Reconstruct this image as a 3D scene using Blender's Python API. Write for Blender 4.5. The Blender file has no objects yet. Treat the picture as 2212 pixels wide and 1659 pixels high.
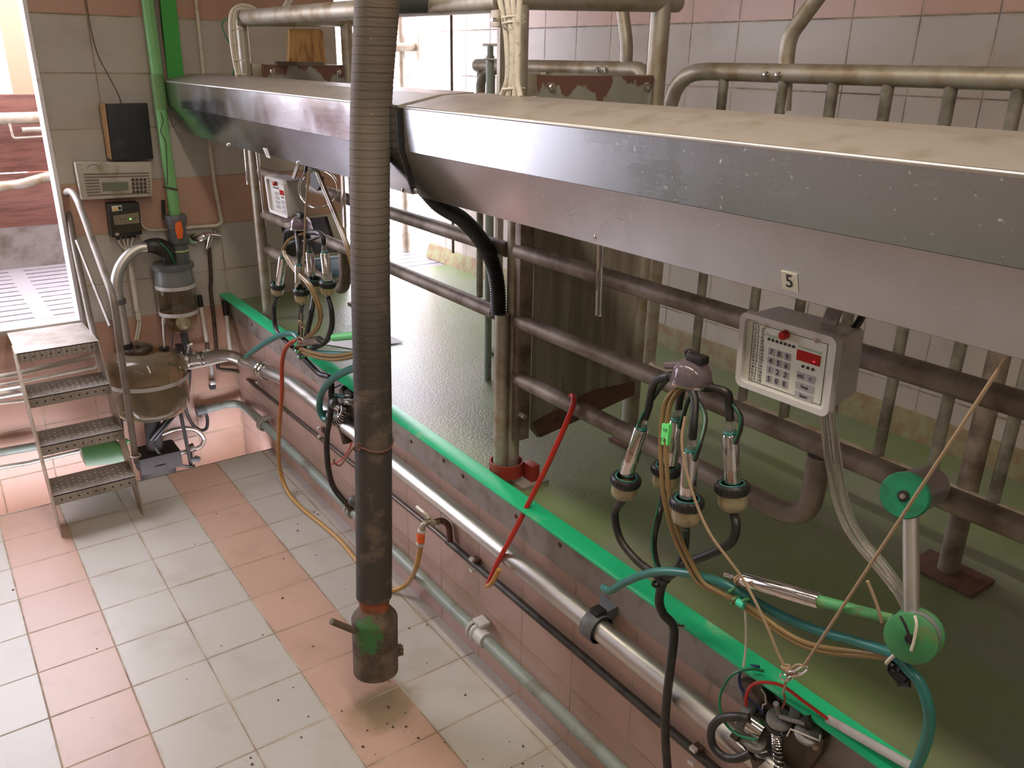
import bpy, bmesh, math, random
from mathutils import Vector, Matrix
random.seed(7)
PI = math.pi
# ------------------------------------------------------------------ camera
FPX, IW, IH = 1779.0, 2212.0, 1659.0
YAW, PIT, ROL = -0.62786, 1.19779, 0.01906
CAM = Vector((-0.33178, -4.57519, 2.40106))
ROT = Matrix.Rotation(YAW, 3, 'Z') @ Matrix.Rotation(PIT, 3, 'X') @ Matrix.Rotation(ROL, 3, 'Z')
scn = bpy.context.scene
COL = scn.collection
cd = bpy.data.cameras.new('camera'); cam = bpy.data.objects.new('camera', cd); COL.objects.link(cam)
cam.matrix_world = Matrix.Translation(CAM) @ ROT.to_4x4()
cd.sensor_width = 36.0; cd.lens = FPX / IW * 36.0; cd.clip_start = 0.05; cd.clip_end = 200
scn.camera = cam
# ------------------------------------------------------------------ light
scn.view_settings.view_transform = 'Standard'; scn.view_settings.look = 'None'
scn.view_settings.gamma = 1.0; scn.view_settings.use_curve_mapping = False
scn.view_settings.exposure = 0.0
W = bpy.data.worlds.new('sky'); scn.world = W; W.use_nodes = True
bg = W.node_tree.nodes['Background']; bg.inputs[0].default_value = (0.90, 0.88, 1.0, 1); bg.inputs[1].default_value = 11.5
def area(name, loc, target, sx, sy, power, color):
    l = bpy.data.lights.new(name, 'AREA'); l.shape = 'RECTANGLE'; l.size = sx; l.size_y = sy
    l.energy = power; l.color = color
    o = bpy.data.objects.new(name, l); COL.objects.link(o); o.location = loc
    o.rotation_euler = (Vector(target) - Vector(loc)).to_track_quat('-Z', 'Y').to_euler()
    return o
WARM = (1.0, 0.87, 0.71)
for yy, pw in ((-1.3, 13), (-3.2, 31), (-5.2, 26)):
    area('ceiling_tube_light', (0.55, yy, 3.35), (0.55, yy, 0), 0.16, 1.5, pw, WARM)
def portal(loc, target, sx, sy):
    """guides the sky's own light through an opening of the room"""
    o = area('opening', loc, target, sx, sy, 1, (1, 1, 1)); o.data.cycles.is_portal = True
for yy, pw in ((-2.0, 6), (-4.6, 15)):
    area('ceiling_tube_light', (-1.75, yy, 3.35), (-1.75, yy, 0), 0.16, 1.5, pw, (1.0, .93, .84))  # unseen row added to brighten the left side mirrored in the hood
portal((-0.6, 1.1, 2.0), (-0.6, 0, 2.0), 1.9, 2.2)
portal((2.62, 1.1, 2.0), (2.62, 0, 2.0), 0.95, 2.2)

# ------------------------------------------------------------------ geometry helpers
def P(px, py, **k):
    """point of the camera's ray through a photo pixel on the plane x=, y= or z= (metres)"""
    d = ROT @ Vector(((px - IW / 2) / FPX, -(py - IH / 2) / FPX, -1.0))
    (a, v), = k.items(); i = 'xyz'.index(a)
    return CAM + d * ((v - CAM[i]) / d[i])

def spline(pts, n=8):
    pts = [Vector(p) for p in pts]
    if len(pts) < 3 or n <= 1: return pts
    out = []
    e = [pts[0] * 2 - pts[1]] + pts + [pts[-1] * 2 - pts[-2]]
    for i in range(1, len(e) - 2):
        p0, p1, p2, p3 = e[i - 1:i + 3]
        for k in range(n):
            t = k / n
            out.append(0.5 * ((2 * p1) + (p2 - p0) * t + (2 * p0 - 5 * p1 + 4 * p2 - p3) * t * t + (3 * p1 - p0 - 3 * p2 + p3) * t ** 3))
    out.append(pts[-1].copy())
    return out

def fillet(pts, r, n=6):
    """polyline with rounded corners"""
    pts = [Vector(p) for p in pts]; out = [pts[0]]
    for i in range(1, len(pts) - 1):
        a = (pts[i - 1] - pts[i]); b = (pts[i + 1] - pts[i])
        rr = min(r, a.length * .49, b.length * .49); a = a.normalized() * rr; b = b.normalized() * rr
        for k in range(n + 1):
            t = k / n
            out.append(pts[i] + a * (1 - t) ** 2 + b * t * t)
    out.append(pts[-1]); return out

def frame(d):
    d = Vector(d).normalized()
    u = Vector((0, 0, 1)) if abs(d.z) < .9 else Vector((1, 0, 0))
    s = d.cross(u).normalized(); return s, s.cross(d).normalized(), d

class MB:
    def __init__(s): s.bm = bmesh.new()
    def hexa(s, vs):
        v = [s.bm.verts.new(p) for p in vs]
        for f in ((0, 3, 2, 1), (4, 5, 6, 7), (0, 1, 5, 4), (1, 2, 6, 5), (2, 3, 7, 6), (3, 0, 4, 7)):
            s.bm.faces.new([v[i] for i in f])
        return s
    def box(s, a, b):
        (x0, x1), (y0, y1), (z0, z1) = [sorted((a[i], b[i])) for i in range(3)]
        return s.hexa([(x0, y0, z0), (x1, y0, z0), (x1, y1, z0), (x0, y1, z0), (x0, y0, z1), (x1, y0, z1), (x1, y1, z1), (x0, y1, z1)])
    def cbox(s, c, size, M=None):
        c = Vector(c); h = [q / 2 for q in size]; vs = []
        for z in (-1, 1):
            for x, y in ((-1, -1), (1, -1), (1, 1), (-1, 1)):
                q = Vector((x * h[0], y * h[1], z * h[2])); vs.append(c + (M @ q if M else q))
        return s.hexa(vs)
    def tube(s, pts, r, seg=12, n=1, caps=True, r_fn=None):
        pts = spline(pts, n) if n > 1 else [Vector(p) for p in pts]
        q = [pts[0]]
        for p in pts[1:]:
            if (p - q[-1]).length > 1e-5: q.append(p)
        pts = q; N = len(pts); rings = []
        T = [(pts[min(i + 1, N - 1)] - pts[max(i - 1, 0)]).normalized() for i in range(N)]
        u, w, _ = frame(T[0])
        for i in range(N):
            u = (u - T[i] * u.dot(T[i]));
            if u.length < 1e-4: u, w, _ = frame(T[i])
            u.normalize(); w = T[i].cross(u)
            rr = r_fn(i / (N - 1)) if r_fn else r
            rings.append([s.bm.verts.new(pts[i] + (u * math.cos(2 * PI * k / seg) + w * math.sin(2 * PI * k / seg)) * rr) for k in range(seg)])
        for a, b in zip(rings, rings[1:]):
            for k in range(seg): s.bm.faces.new((a[k], a[(k + 1) % seg], b[(k + 1) % seg], b[k]))
        if caps: s.bm.faces.new(rings[0][::-1]); s.bm.faces.new(rings[-1])
        return s
    def cyl(s, a, b, r, r2=None, seg=20):
        r2 = r if r2 is None else r2
        return s.tube([a, b], r, seg, r_fn=lambda t: r + (r2 - r) * t)
    def lathe(s, prof, o, d=(0, 0, 1), seg=28, caps=True):
        """prof: (radius, height along d)"""
        u, w, d = frame(d); o = Vector(o); rings = []
        for r, h in prof:
            rings.append([s.bm.verts.new(o + d * h + (u * math.cos(2 * PI * k / seg) + w * math.sin(2 * PI * k / seg)) * max(r, 1e-4)) for k in range(seg)])
        for a, b in zip(rings, rings[1:]):
            for k in range(seg): s.bm.faces.new((a[k], a[(k + 1) % seg], b[(k + 1) % seg], b[k]))
        if caps: s.bm.faces.new(rings[0][::-1]); s.bm.faces.new(rings[-1])
        return s
    def prism(s, poly, d):
        """closed polygon (3D points) extruded by vector d"""
        d = Vector(d); a = [s.bm.verts.new(Vector(p)) for p in poly]; b = [s.bm.verts.new(Vector(p) + d) for p in poly]
        n = len(a); s.bm.faces.new(a[::-1]); s.bm.faces.new(b)
        for k in range(n): s.bm.faces.new((a[k], a[(k + 1) % n], b[(k + 1) % n], b[k]))
        return s
    def sphere(s, c, r, seg=16, sc=(1, 1, 1)):
        n = seg // 2
        prof = [(r * math.sin(PI * i / n), -r * math.cos(PI * i / n)) for i in range(n + 1)]
        i0 = len(s.bm.verts); s.lathe(prof, (0, 0, 0), seg=seg)
        s.bm.verts.ensure_lookup_table()
        for v in s.bm.verts[i0:]: v.co = Vector((v.co.x * sc[0], v.co.y * sc[1], v.co.z * sc[2])) + Vector(c)
        return s
    def torus(s, c, d, R, r, seg=28, t0=0, t1=2 * PI):
        u, w, d = frame(d); c = Vector(c)
        full = abs(t1 - t0) > 6.2
        pts = [c + (u * math.cos(t0 + (t1 - t0) * k / seg) + w * math.sin(t0 + (t1 - t0) * k / seg)) * R for k in range(seg + 1)]
        return s.tube(pts, r, 8, caps=not full)
    def build(s, name, mat, parent=None, smooth=None, bevel=0.0):
        bm = s.bm
        bmesh.ops.recalc_face_normals(bm, faces=bm.faces[:])
        if bevel:
            es = [e for e in bm.edges if e.is_manifold and e.calc_face_angle(0) > .6]
            bmesh.ops.bevel(bm, geom=es, offset=bevel, segments=2, affect='EDGES', profile=.6)
        for f in bm.faces: f.smooth = True
        for e in bm.edges:
            e.smooth = not (e.is_manifold and e.calc_face_angle(0) > (.7 if smooth is None else smooth))
        if parent is None:
            xs = [v.co for v in bm.verts]
            o0 = Vector(((min(v.x for v in xs) + max(v.x for v in xs)) / 2, (min(v.y for v in xs) + max(v.y for v in xs)) / 2, min(v.z for v in xs)))
            base = o0
        else: base = Vector(parent['o'])
        for v in bm.verts: v.co -= base
        me = bpy.data.meshes.new(name); bm.to_mesh(me); bm.free()
        me.materials.append(mat)
        o = bpy.data.objects.new(name, me); COL.objects.link(o)
        if parent is None: o.location = base
        else: o.parent = parent
        o['o'] = tuple(base)
        return o

def tag(o, label, cat=None, group=None):
    o['label'] = label
    if cat: o['category'] = cat
    if group: o['group'] = group
    return o
def thing(name, label, cat, loc, group=None):
    o = bpy.data.objects.new(name, None); COL.objects.link(o); o.location = loc; o.empty_display_size = .1
    o['o'] = tuple(Vector(loc)); return tag(o, label, cat, group)
def struct(o): o['kind'] = 'structure'; return o
def text_on(name, s, size, origin, right, up, mat, parent, depth=.0006, align='CENTER'):
    """raised lettering whose baseline centre is origin"""
    c = bpy.data.curves.new(name, 'FONT'); c.body = s; c.size = size; c.align_x = align; c.align_y = 'CENTER'; c.extrude = depth; c.resolution_u = 3
    t = bpy.data.objects.new(name, c); COL.objects.link(t)
    bpy.context.view_layer.update()
    me = bpy.data.meshes.new_from_object(t); bpy.data.objects.remove(t)
    r = Vector(right).normalized(); u = Vector(up).normalized(); nn = r.cross(u)
    M = Matrix((r, u, nn)).transposed()
    b = Vector(parent['o']) if parent else Vector((0, 0, 0))
    for v in me.vertices: v.co = M @ v.co + Vector(origin) - b
    me.materials.clear(); me.materials.append(mat)
    o = bpy.data.objects.new(name, me); COL.objects.link(o)
    if parent: o.parent = parent
    o['o'] = tuple(b); return o

# ------------------------------------------------------------------ materials
class NT:
    def __init__(s, name):
        s.m = bpy.data.materials.new(name); s.m.use_nodes = True; s.t = s.m.node_tree
        s.b = s.t.nodes['Principled BSDF']
    def n(s, typ, **k):
        o = s.t.nodes.new(typ)
        for a, v in k.items(): setattr(o, a, v)
        return o
    def l(s, a, b): s.t.links.new(a, b)
    def put(s, sock, v):
        if isinstance(v, bpy.types.NodeSocket): s.l(v, sock)
        elif isinstance(v, (tuple, list)) and len(v) == 3 and sock.type == 'RGBA': sock.default_value = (*v, 1)
        else: sock.default_value = v
    def math(s, op, a, b=None, c=None):
        o = s.n('ShaderNodeMath', operation=op); s.put(o.inputs[0], a)
        if b is not None: s.put(o.inputs[1], b)
        if c is not None: s.put(o.inputs[2], c)
        return o.outputs[0]
    def mix(s, f, a, b, mode='MIX'):
        o = s.n('ShaderNodeMix', data_type='RGBA', blend_type=mode); s.put(o.inputs[0], f); s.put(o.inputs[6], a); s.put(o.inputs[7], b); return o.outputs[2]
    def pos(s):
        g = s.n('ShaderNodeNewGeometry'); x = s.n('ShaderNodeSeparateXYZ'); s.l(g.outputs['Position'], x.inputs[0]); return g.outputs['Position'], x.outputs
    def noise(s, scale, detail=4, vec=None, rough=.6, stretch=None):
        o = s.n('ShaderNodeTexNoise'); o.inputs['Scale'].default_value = scale; o.inputs['Detail'].default_value = detail; o.inputs['Roughness'].default_value = rough
        if vec is None: vec = s.pos()[0]
        if stretch:
            mp = s.n('ShaderNodeMapping'); s.l(vec, mp.inputs[0]); mp.inputs['Scale'].default_value = stretch; vec = mp.outputs[0]
        s.l(vec, o.inputs['Vector']); return o.outputs['Fac']
    def ramp(s, f, lo, hi):
        o = s.n('ShaderNodeMapRange'); o.interpolation_type = 'SMOOTHSTEP'
        s.put(o.inputs[0], f); o.inputs[1].default_value = lo; o.inputs[2].default_value = hi; return o.outputs[0]
    def bump(s, h, strength=.3, dist=.005):
        o = s.n('ShaderNodeBump'); o.inputs['Strength'].default_value = strength; o.inputs['Distance'].default_value = dist; s.l(h, o.inputs['Height']); s.l(o.outputs[0], s.b.inputs['Normal'])
    def done(s, col=None, rough=None, metal=None):
        if col is not None: s.put(s.b.inputs['Base Color'], col)
        if rough is not None: s.put(s.b.inputs['Roughness'], rough)
        if metal is not None: s.put(s.b.inputs['Metallic'], metal)
        return s.m

def mat(name, col, rough=.5, metal=0., dirt=None, amt=.5, scale=14, bump=0., emit=None, trans=0., ior=1.45, stretch=None, alpha=None):
    t = NT(name); c = col
    if dirt is not None:
        f = t.noise(scale, 6, stretch=stretch); f = t.ramp(f, .62 - amt * .35, .72)
        c = t.mix(f, col, dirt)
    if bump: t.bump(t.noise(scale * 4, 4), bump, .003)
    if emit: t.b.inputs['Emission Color'].default_value = (*emit[0], 1); t.b.inputs['Emission Strength'].default_value = emit[1]
    if trans: t.b.inputs['Transmission Weight'].default_value = trans; t.b.inputs['IOR'].default_value = ior
    if alpha is not None: t.b.inputs['Alpha'].default_value = alpha
    return t.done(c, rough, metal)

def tile(name, ax, off, size, white, pink, stripe, grout, g=.0035, rough=.35, dirt=.35, spots=False):
    """square tiles; stripe(t, x, y, z, u, v) -> 0..1 mask of the pink ones"""
    t = NT(name); vec, X = t.pos()
    def coord(i):
        a = t.math('SUBTRACT', X[ax[i]], off[i]); return t.math('DIVIDE', a, size[i])
    u = coord(0)
    if off[1] == 'wall':
        lo = t.math('DIVIDE', t.math('SUBTRACT', X[2], .85), .3); hi = t.math('DIVIDE', t.math('SUBTRACT', X[2], 1.084), .3035)
        sel = t.math('GREATER_THAN', X[2], .85)
        v = t.math('ADD', t.math('MULTIPLY', hi, sel), t.math('MULTIPLY', lo, t.math('SUBTRACT', 1., sel)))
    else: v = coord(1)
    fu = t.math('FRACT', u); fv = t.math('FRACT', v)
    du = t.math('MULTIPLY', t.math('MINIMUM', fu, t.math('SUBTRACT', 1., fu)), size[0])
    dv = t.math('MULTIPLY', t.math('MINIMUM', fv, t.math('SUBTRACT', 1., fv)), size[1])
    d = t.math('MINIMUM', du, dv)
    wob = t.math('MULTIPLY', t.noise(30, 3), g * .9)
    gm = t.math('SUBTRACT', 1., t.ramp(t.math('SUBTRACT', d, wob), g * .15, g * .75))
    base = t.mix(stripe(t, X, u, v), white, pink)
    cx = t.n('ShaderNodeCombineXYZ'); t.l(t.math('FLOOR', u), cx.inputs[0]); t.l(t.math('FLOOR', v), cx.inputs[1])
    wn = t.n('ShaderNodeTexWhiteNoise', noise_dimensions='3D'); t.l(cx.outputs[0], wn.inputs[0])
    hv = t.n('ShaderNodeHueSaturation'); t.put(hv.inputs['Value'], t.math('ADD', t.math('MULTIPLY', wn.outputs[0], .07), .965)); t.l(base, hv.inputs['Color'])
    c = hv.outputs[0]
    f = t.ramp(t.noise(3.1, 8), .48, .80); c = t.mix(t.math('MULTIPLY', f, dirt), c, (.20, .13, .07))
    fine = t.noise(160, 2); c = t.mix(t.math('MULTIPLY', t.ramp(fine, .3, .8), .10), c, (.25, .2, .15))
    # dirt creeping out of the joints
    near = t.math('SUBTRACT', 1., t.ramp(d, 0., .02)); c = t.mix(t.math('MULTIPLY', t.math('MULTIPLY', near, t.ramp(t.noise(7, 5), .4, .7)), .45), c, (.28, .19, .08))
    if spots:
        s_ = t.ramp(t.noise(42, 2), .755, .775); c = t.mix(s_, c, (.09, .06, .04))
        # ragged brown patch on the floor below the hose
        px_ = t.math('SUBTRACT', X[0], .80); py_ = t.math('SUBTRACT', X[1], -2.20)
        r_ = t.math('SQRT', t.math('ADD', t.math('MULTIPLY', px_, px_), t.math('MULTIPLY', t.math('MULTIPLY', py_, py_), 1.4)))
        r_ = t.math('ADD', r_, t.math('MULTIPLY', t.math('SUBTRACT', t.noise(9, 4), .5), .16))
        pm = t.math('SUBTRACT', 1., t.ramp(r_, .07, .20)); c = t.mix(t.math('MULTIPLY', pm, .8), c, (.20, .145, .065))
    gc = t.mix(t.ramp(t.noise(5, 4), .35, .65), grout, (.42, .34, .24))
    c = t.mix(t.math('MULTIPLY', gm, .85), c, gc)
    h = t.math('SUBTRACT', 1., gm); t.bump(h, .5, .002)
    t.put(t.b.inputs['Roughness'], t.math('ADD', t.math('MULTIPLY', gm, .4), rough))
    return t.done(c)

def st_floor(t, X, u, v):
    m = t.math('FLOORED_MODULO', t.math('FLOOR', u), 3.); return t.math('GREATER_THAN', m, 1.5)
def st_wall(t, X, u, v):
    z = X[2]; a = t.math('GREATER_THAN', z, 2.605)
    b = t.math('MULTIPLY', t.math('GREATER_THAN', z, 1.3875), t.math('LESS_THAN', z, 1.691))
    c = t.math('LESS_THAN', z, .85); return t.math('MINIMUM', t.math('ADD', t.math('ADD', a, b), c), 1.)
def st_one(t, X, u, v): return t.math('ADD', 1., 0.)

WHT, PNK = (.47, .445, .40), (.50, .325, .25)
WWHT, WPNK = (.47, .43, .37), (.48, .285, .21)
GR = (.20, .135, .085)
M_FLOOR = tile('floor_tiles', (0, 1), (0., 0.), (.3, .3043), WHT, PNK, st_floor, GR, spots=True)
M_WFAR = tile('far_wall_tiles', (0, 2), (.66, 'wall'), (.3, .3), WWHT, WPNK, st_wall, GR)
M_WRIGHT = tile('right_wall_tiles', (1, 2), (-.131, 'wall'), (.3075, .3), (.47, .41, .36), (.56, .35, .27), st_wall, (.12, .09, .08))
M_WPIT = tile('pit_wall_tiles', (1, 2), (-1.86, .27), (.3043, .3), WPNK, (.47, .305, .245), st_one, (.24, .16, .11), g=.003, dirt=.5)
M_WLEFT = tile('left_wall_tiles', (1, 2), (-1.86, 'wall'), (.3043, .3), WWHT, WPNK, st_wall, GR)

def m_platform():
    t = NT('platform_paint'); vec, X = t.pos()
    f = t.ramp(t.noise(1.3, 6), .40, .66)
    c = t.mix(f, (.165, .225, .085), (.205, .23, .165))
    f2 = t.ramp(t.noise(5, 6), .60, .75); c = t.mix(t.math('MULTIPLY', f2, .5), c, (.21, .13, .075))
    sp = t.ramp(t.noise(130, 2), .66, .74); c = t.mix(t.math('MULTIPLY', sp, .25), c, (.5, .5, .4))
    t.bump(t.noise(95, 3), .55, .004)
    return t.done(c, .34)
M_PLAT = m_platform()
M_CONC = mat('concrete', (.20, .175, .165), .75, dirt=(.10, .075, .06), amt=.6, scale=6, bump=.15)
M_PLASTER = mat('grey_plaster', (.30, .26, .23), .7, dirt=(.18, .13, .10), amt=.5, scale=9, bump=.12)
M_CURB = mat('skirting_curb', (.23, .23, .11), .8, dirt=(.20, .11, .06), amt=.9, scale=16, bump=.5)
M_CEIL = mat('ceiling_paint', (.55, .52, .47), .8)
M_BWALL = mat('outer_wall', (.5, .46, .42), .8)
M_JAMB = mat('white_jamb', (.80, .76, .78), .5, dirt=(.5, .42, .38), amt=.1, scale=20)
def m_slats():
    t = NT('slatted_concrete'); vec, X = t.pos()
    v = t.math('DIVIDE', X[1], .125); fv = t.math('FRACT', v)
    row = t.math('FLOOR', v)
    u = t.math('DIVIDE', t.math('SUBTRACT', X[0], .14), .62); fu = t.math('FRACT', u)
    m = t.math('MULTIPLY', t.math('LESS_THAN', fv, .2), t.math('GREATER_THAN', fu, .16))
    c = t.mix(m, (.22, .20, .205), (.03, .025, .025)); c = t.mix(t.math('MULTIPLY', t.ramp(t.noise(6, 6), .45, .7), .5), c, (.22, .19, .18))
    return t.done(c, .6)
M_SLAT = m_slats()

def m_stainless(name, rough=.22, dirt=.35, col=(.62, .60, .58), sc=1., bmp=.04, spot=1.):
    t = NT(name); vec, X = t.pos()
    brush = t.noise(8 * sc, 2, stretch=(20, .6, 20)); big = t.ramp(t.noise(2.2 * sc, 6), .35, .7)
    sp = t.ramp(t.noise(70 * sc, 3), .64, .73)
    sp = t.math('MULTIPLY', t.math('MULTIPLY', sp, big), spot)
    c = t.mix(t.math('MULTIPLY', big, dirt), col, (col[0] * .72, col[1] * .70, col[2] * .68)); c = t.mix(t.math('MULTIPLY', sp, .6), c, (.75, .73, .70))
    r = t.math('ADD', t.math('MULTIPLY', brush, .05), rough - .03); r = t.math('ADD', r, t.math('MULTIPLY', big, .12)); r = t.math('ADD', r, t.math('MULTIPLY', sp, .25))
    t.bump(t.noise(14 * sc, 2), bmp, .003)
    return t.done(c, r, t.math('SUBTRACT', 1., t.math('MULTIPLY', sp, .6)))
M_CANOPY = m_stainless('canopy_stainless', .19, .35, (.55, .575, .62), bmp=.010, spot=.8)
M_CANTOP = mat('dusty_canopy_top', (.33, .295, .26), .40, .35, dirt=(.26, .225, .18), amt=.4, scale=12)
M_STEEL = m_stainless('pipe_stainless', .36, .2, (.60, .575, .54), 1.5, .0, 0.)
M_PUMP = mat('matt_black_pump', (.022, .018, .016), .9)  # one even near-black matt colour
M_CHROME = mat('chrome', (.72, .70, .69), .14, 1., dirt=(.35, .32, .30), amt=.25, scale=40)
M_GALV = mat('galvanised', (.42, .385, .32), .48, .55, dirt=(.27, .20, .12), amt=.65, scale=9, bump=.1)
M_GALVD = mat('dirty_galvanised', (.30, .245, .20), .55, .35, dirt=(.12, .08, .055), amt=.8, scale=8, bump=.15)
M_HRAIL = mat('dull_handrail', (.25, .225, .195), .5, .4, dirt=(.16, .125, .095), amt=.5, scale=10, bump=.1)
M_BAR = mat('barrier_galvanised', (.27, .25, .205), .5, .35, dirt=(.10, .085, .06), amt=.85, scale=11, bump=.2)
M_RUST = mat('brown_rust', (.16, .075, .055), .75, dirt=(.09, .045, .035), amt=.6, scale=18, bump=.3)
def m_panel():
    t = NT('rusted_zinc_sheet'); vec, X = t.pos()
    f = t.ramp(t.math('ADD', X[2], t.math('MULTIPLY', t.math('SUBTRACT', t.noise(6, 4, stretch=(1, 1, .5)), .5), .42)), 2.318, 2.328)
    g = t.noise(20, 3, stretch=(1, 1, .15))
    c = t.mix(g, (.25, .25, .205), (.36, .36, .31)); c = t.mix(f, c, (.17, .085, .065))
    d = t.ramp(X[2], 2.05, 1.85); c = t.mix(t.math('MULTIPLY', d, .7), c, t.mix(t.ramp(t.noise(16, 4, stretch=(1, 1, .08)), .35, .7), (.15, .11, .08), (.36, .31, .25)))
    t.bump(t.noise(40, 3), .2, .003); return t.done(c, .55, .15)
M_PANEL = m_panel()
M_GREEN = mat('green_edge_plastic', (.012, .47, .20), .34, dirt=(.30, .52, .33), amt=.16, scale=5)
M_GPIPE = mat('green_pipe', (.17, .42, .15), .4)
M_GBOARD = mat('green_board', (.05, .36, .06), .45)
M_GREY = mat('grey_plastic', (.10, .105, .11), .45)
M_LGREY = mat('light_grey_plastic', (.50, .49, .47), .4, dirt=(.3, .26, .2), amt=.3, scale=9)
M_GGREEN = mat('grey_green_pipe', (.24, .285, .25), .42, dirt=(.17, .17, .14), amt=.4, scale=8)
M_ORANGE = mat('orange_plastic', (.80, .13, .02), .4)
M_BLACK = mat('black_rubber', (.016, .015, .015), .42, dirt=(.05, .04, .035), amt=.4, scale=20)
M_BLACKP = mat('black_plastic', (.018, .017, .017), .42)
def m_hose():
    t = NT('suction_hose_rubber'); vec, X = t.pos()
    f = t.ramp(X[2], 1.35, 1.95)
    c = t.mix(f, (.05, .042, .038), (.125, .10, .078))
    c = t.mix(t.math('MULTIPLY', t.ramp(t.noise(9, 6), .52, .68), .6), c, (.17, .12, .085))
    c = t.mix(t.ramp(t.noise(75, 2), .735, .76), c, (.42, .34, .25))
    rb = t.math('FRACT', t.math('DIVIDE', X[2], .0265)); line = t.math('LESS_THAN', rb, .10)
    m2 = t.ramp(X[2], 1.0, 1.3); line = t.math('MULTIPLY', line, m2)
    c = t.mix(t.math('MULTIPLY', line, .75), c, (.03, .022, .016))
    t.bump(t.math('ADD', t.math('MULTIPLY', t.math('SUBTRACT', 1., line), .6), t.noise(26, 4)), .35, .003)
    return t.done(c, .7)
M_HOSE = m_hose()
def m_nozzle():
    t = NT('nozzle_iron'); vec, X = t.pos(); cN = P(785, 1385, y=-2.25)
    d = [t.math('SUBTRACT', X[k], cN[k]) for k in range(3)]; r = t.math('SQRT', t.math('ADD', t.math('ADD', t.math('MULTIPLY', d[0], d[0]), t.math('MULTIPLY', d[1], d[1])), t.math('MULTIPLY', t.math('MULTIPLY', d[2], d[2]), .5)))
    r = t.math('ADD', r, t.math('MULTIPLY', t.math('SUBTRACT', t.noise(30, 6), .5), .10))
    c = t.mix(t.ramp(t.noise(14, 6), .4, .65), (.075, .052, .034), (.16, .115, .078)); c = t.mix(t.ramp(r, .085, .055), c, (.045, .165, .045))
    c = t.mix(t.ramp(t.noise(60, 4), .62, .7), c, (.04, .03, .02)); t.bump(t.noise(55, 5), .7, .004); return t.done(c, .75)
M_NOZZ2 = m_nozzle()
M_NOZZ = mat('rusty_painted_iron', (.125, .085, .055), .75, dirt=(.05, .16, .045), amt=.25, scale=7, bump=.6)
M_NECK = mat('orange_rust', (.30, .085, .03), .7, dirt=(.10, .05, .03), amt=.5, scale=20, bump=.3)
M_TEAL = mat('teal_hose', (.025, .155, .135), .32)
def m_clear(name, col, rough=.1, t_=.75):
    return mat(name, col, rough, trans=t_, ior=1.35)
M_BROWNT = m_clear('brown_clear_tube', (.36, .24, .11), .18, .45)
M_CLEART = m_clear('clear_tube', (.80, .76, .70), .10, .9)
M_CUP = m_clear('yellowed_clear_plastic', (.72, .62, .42), .18, .7)
M_CLAW = m_clear('lilac_clear_plastic', (.50, .42, .47), .08, .85)
M_GLASS = m_clear('jar_glass', (.86, .82, .70), .03, 1.)
M_TANK = m_clear('receiver_glass', (.66, .58, .42), .06, .88)
M_MILKY = mat('milky_ball', (.72, .68, .55), .3)
M_YELLOW = mat('yellow_braided_hose', (.50, .25, .06), .4)
def m_red_yellow():
    t = NT('red_yellow_hose'); vec, X = t.pos()
    f = t.ramp(X[2], .35, .75); return t.done(t.mix(f, (.46, .25, .07), (.36, .055, .02)), .38)  # yellow-brown low down, red higher up, blended by height
M_ORH = m_red_yellow()
M_RED = mat('red_hose', (.45, .022, .012), .33)
M_REDC = mat('red_clamp', (.30, .03, .02), .5, dirt=(.2, .06, .04), amt=.4)
M_WIREG = mat('green_wire', (.01, .16, .07), .4)
M_WIREB = mat('blue_wire', (.02, .035, .12), .4)
M_ROPE = mat('jute_rope', (.34, .24, .15), .9, bump=.6, scale=60)
M_WHITE = mat('white_plastic', (.70, .66, .57), .4)
M_WPIPE = mat('white_pipe', (.62, .57, .47), .45, dirt=(.40, .33, .24), amt=.3, scale=10)
M_PAPER = mat('paper', (.80, .79, .80), .8)
M_WOOD = mat('pine_wood', (.52, .30, .11), .65, dirt=(.26, .13, .05), amt=.5, scale=10, stretch=(3, 3, .6), bump=.2)
M_PLANK = mat('brown_plank', (.17, .07, .05), .75, dirt=(.085, .03, .02), amt=.6, scale=6, stretch=(.5, 2, 5), bump=.3)
M_SLATE = mat('black_slate', (.022, .022, .024), .55, dirt=(.06, .055, .055), amt=.25, scale=12)
M_KRAFT = mat('frayed_wood_edge', (.30, .17, .07), .8)
M_BOXC = mat('cast_aluminium', (.52, .50, .49), .42, .25, dirt=(.36, .32, .30), amt=.2, scale=8)
M_FACE = mat('panel_face', (.60, .60, .53), .4)
M_KEY = mat('key_grey', (.33, .32, .34), .5)
M_INK = mat('black_ink', (.015, .015, .02), .5)
M_GINK = mat('green_ink', (.35, .50, .36), .5)
M_REDP = mat('red_lens', (.35, .01, .01), .2)
M_LED = mat('red_led', (.9, .02, .05), .3, emit=((1, .02, .08), 3.))
M_GLED = mat('green_led', (.2, .9, .1), .3, emit=((.2, 1, .1), 3.))
M_DISP = mat('grey_display', (.17, .18, .12), .25)
M_CREAM = mat('cream_plastic', (.46, .42, .35), .45, dirt=(.30, .25, .18), amt=.25, scale=8)
M_SMOKE = m_clear('smoked_cover', (.10, .085, .06), .12, .5)
M_TREAD = None
def m_tread():
    t = NT('chequer_aluminium'); vec, X = t.pos()
    a = t.math('FRACT', t.math('DIVIDE', t.math('ADD', X[0], X[1]), .026)); b = t.math('FRACT', t.math('DIVIDE', t.math('SUBTRACT', X[0], X[1]), .026))
    m = t.math('MULTIPLY', t.math('GREATER_THAN', a, .55), t.math('GREATER_THAN', b, .55))
    c = t.mix(t.ramp(t.noise(5, 5), .4, .7), (.36, .32, .28), (.22, .18, .14)); c = t.mix(t.math('MULTIPLY', m, .4), c, (.55, .52, .5))
    t.bump(m, .8, .003); return t.done(c, .45, .45)
M_TREAD = m_tread()
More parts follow.
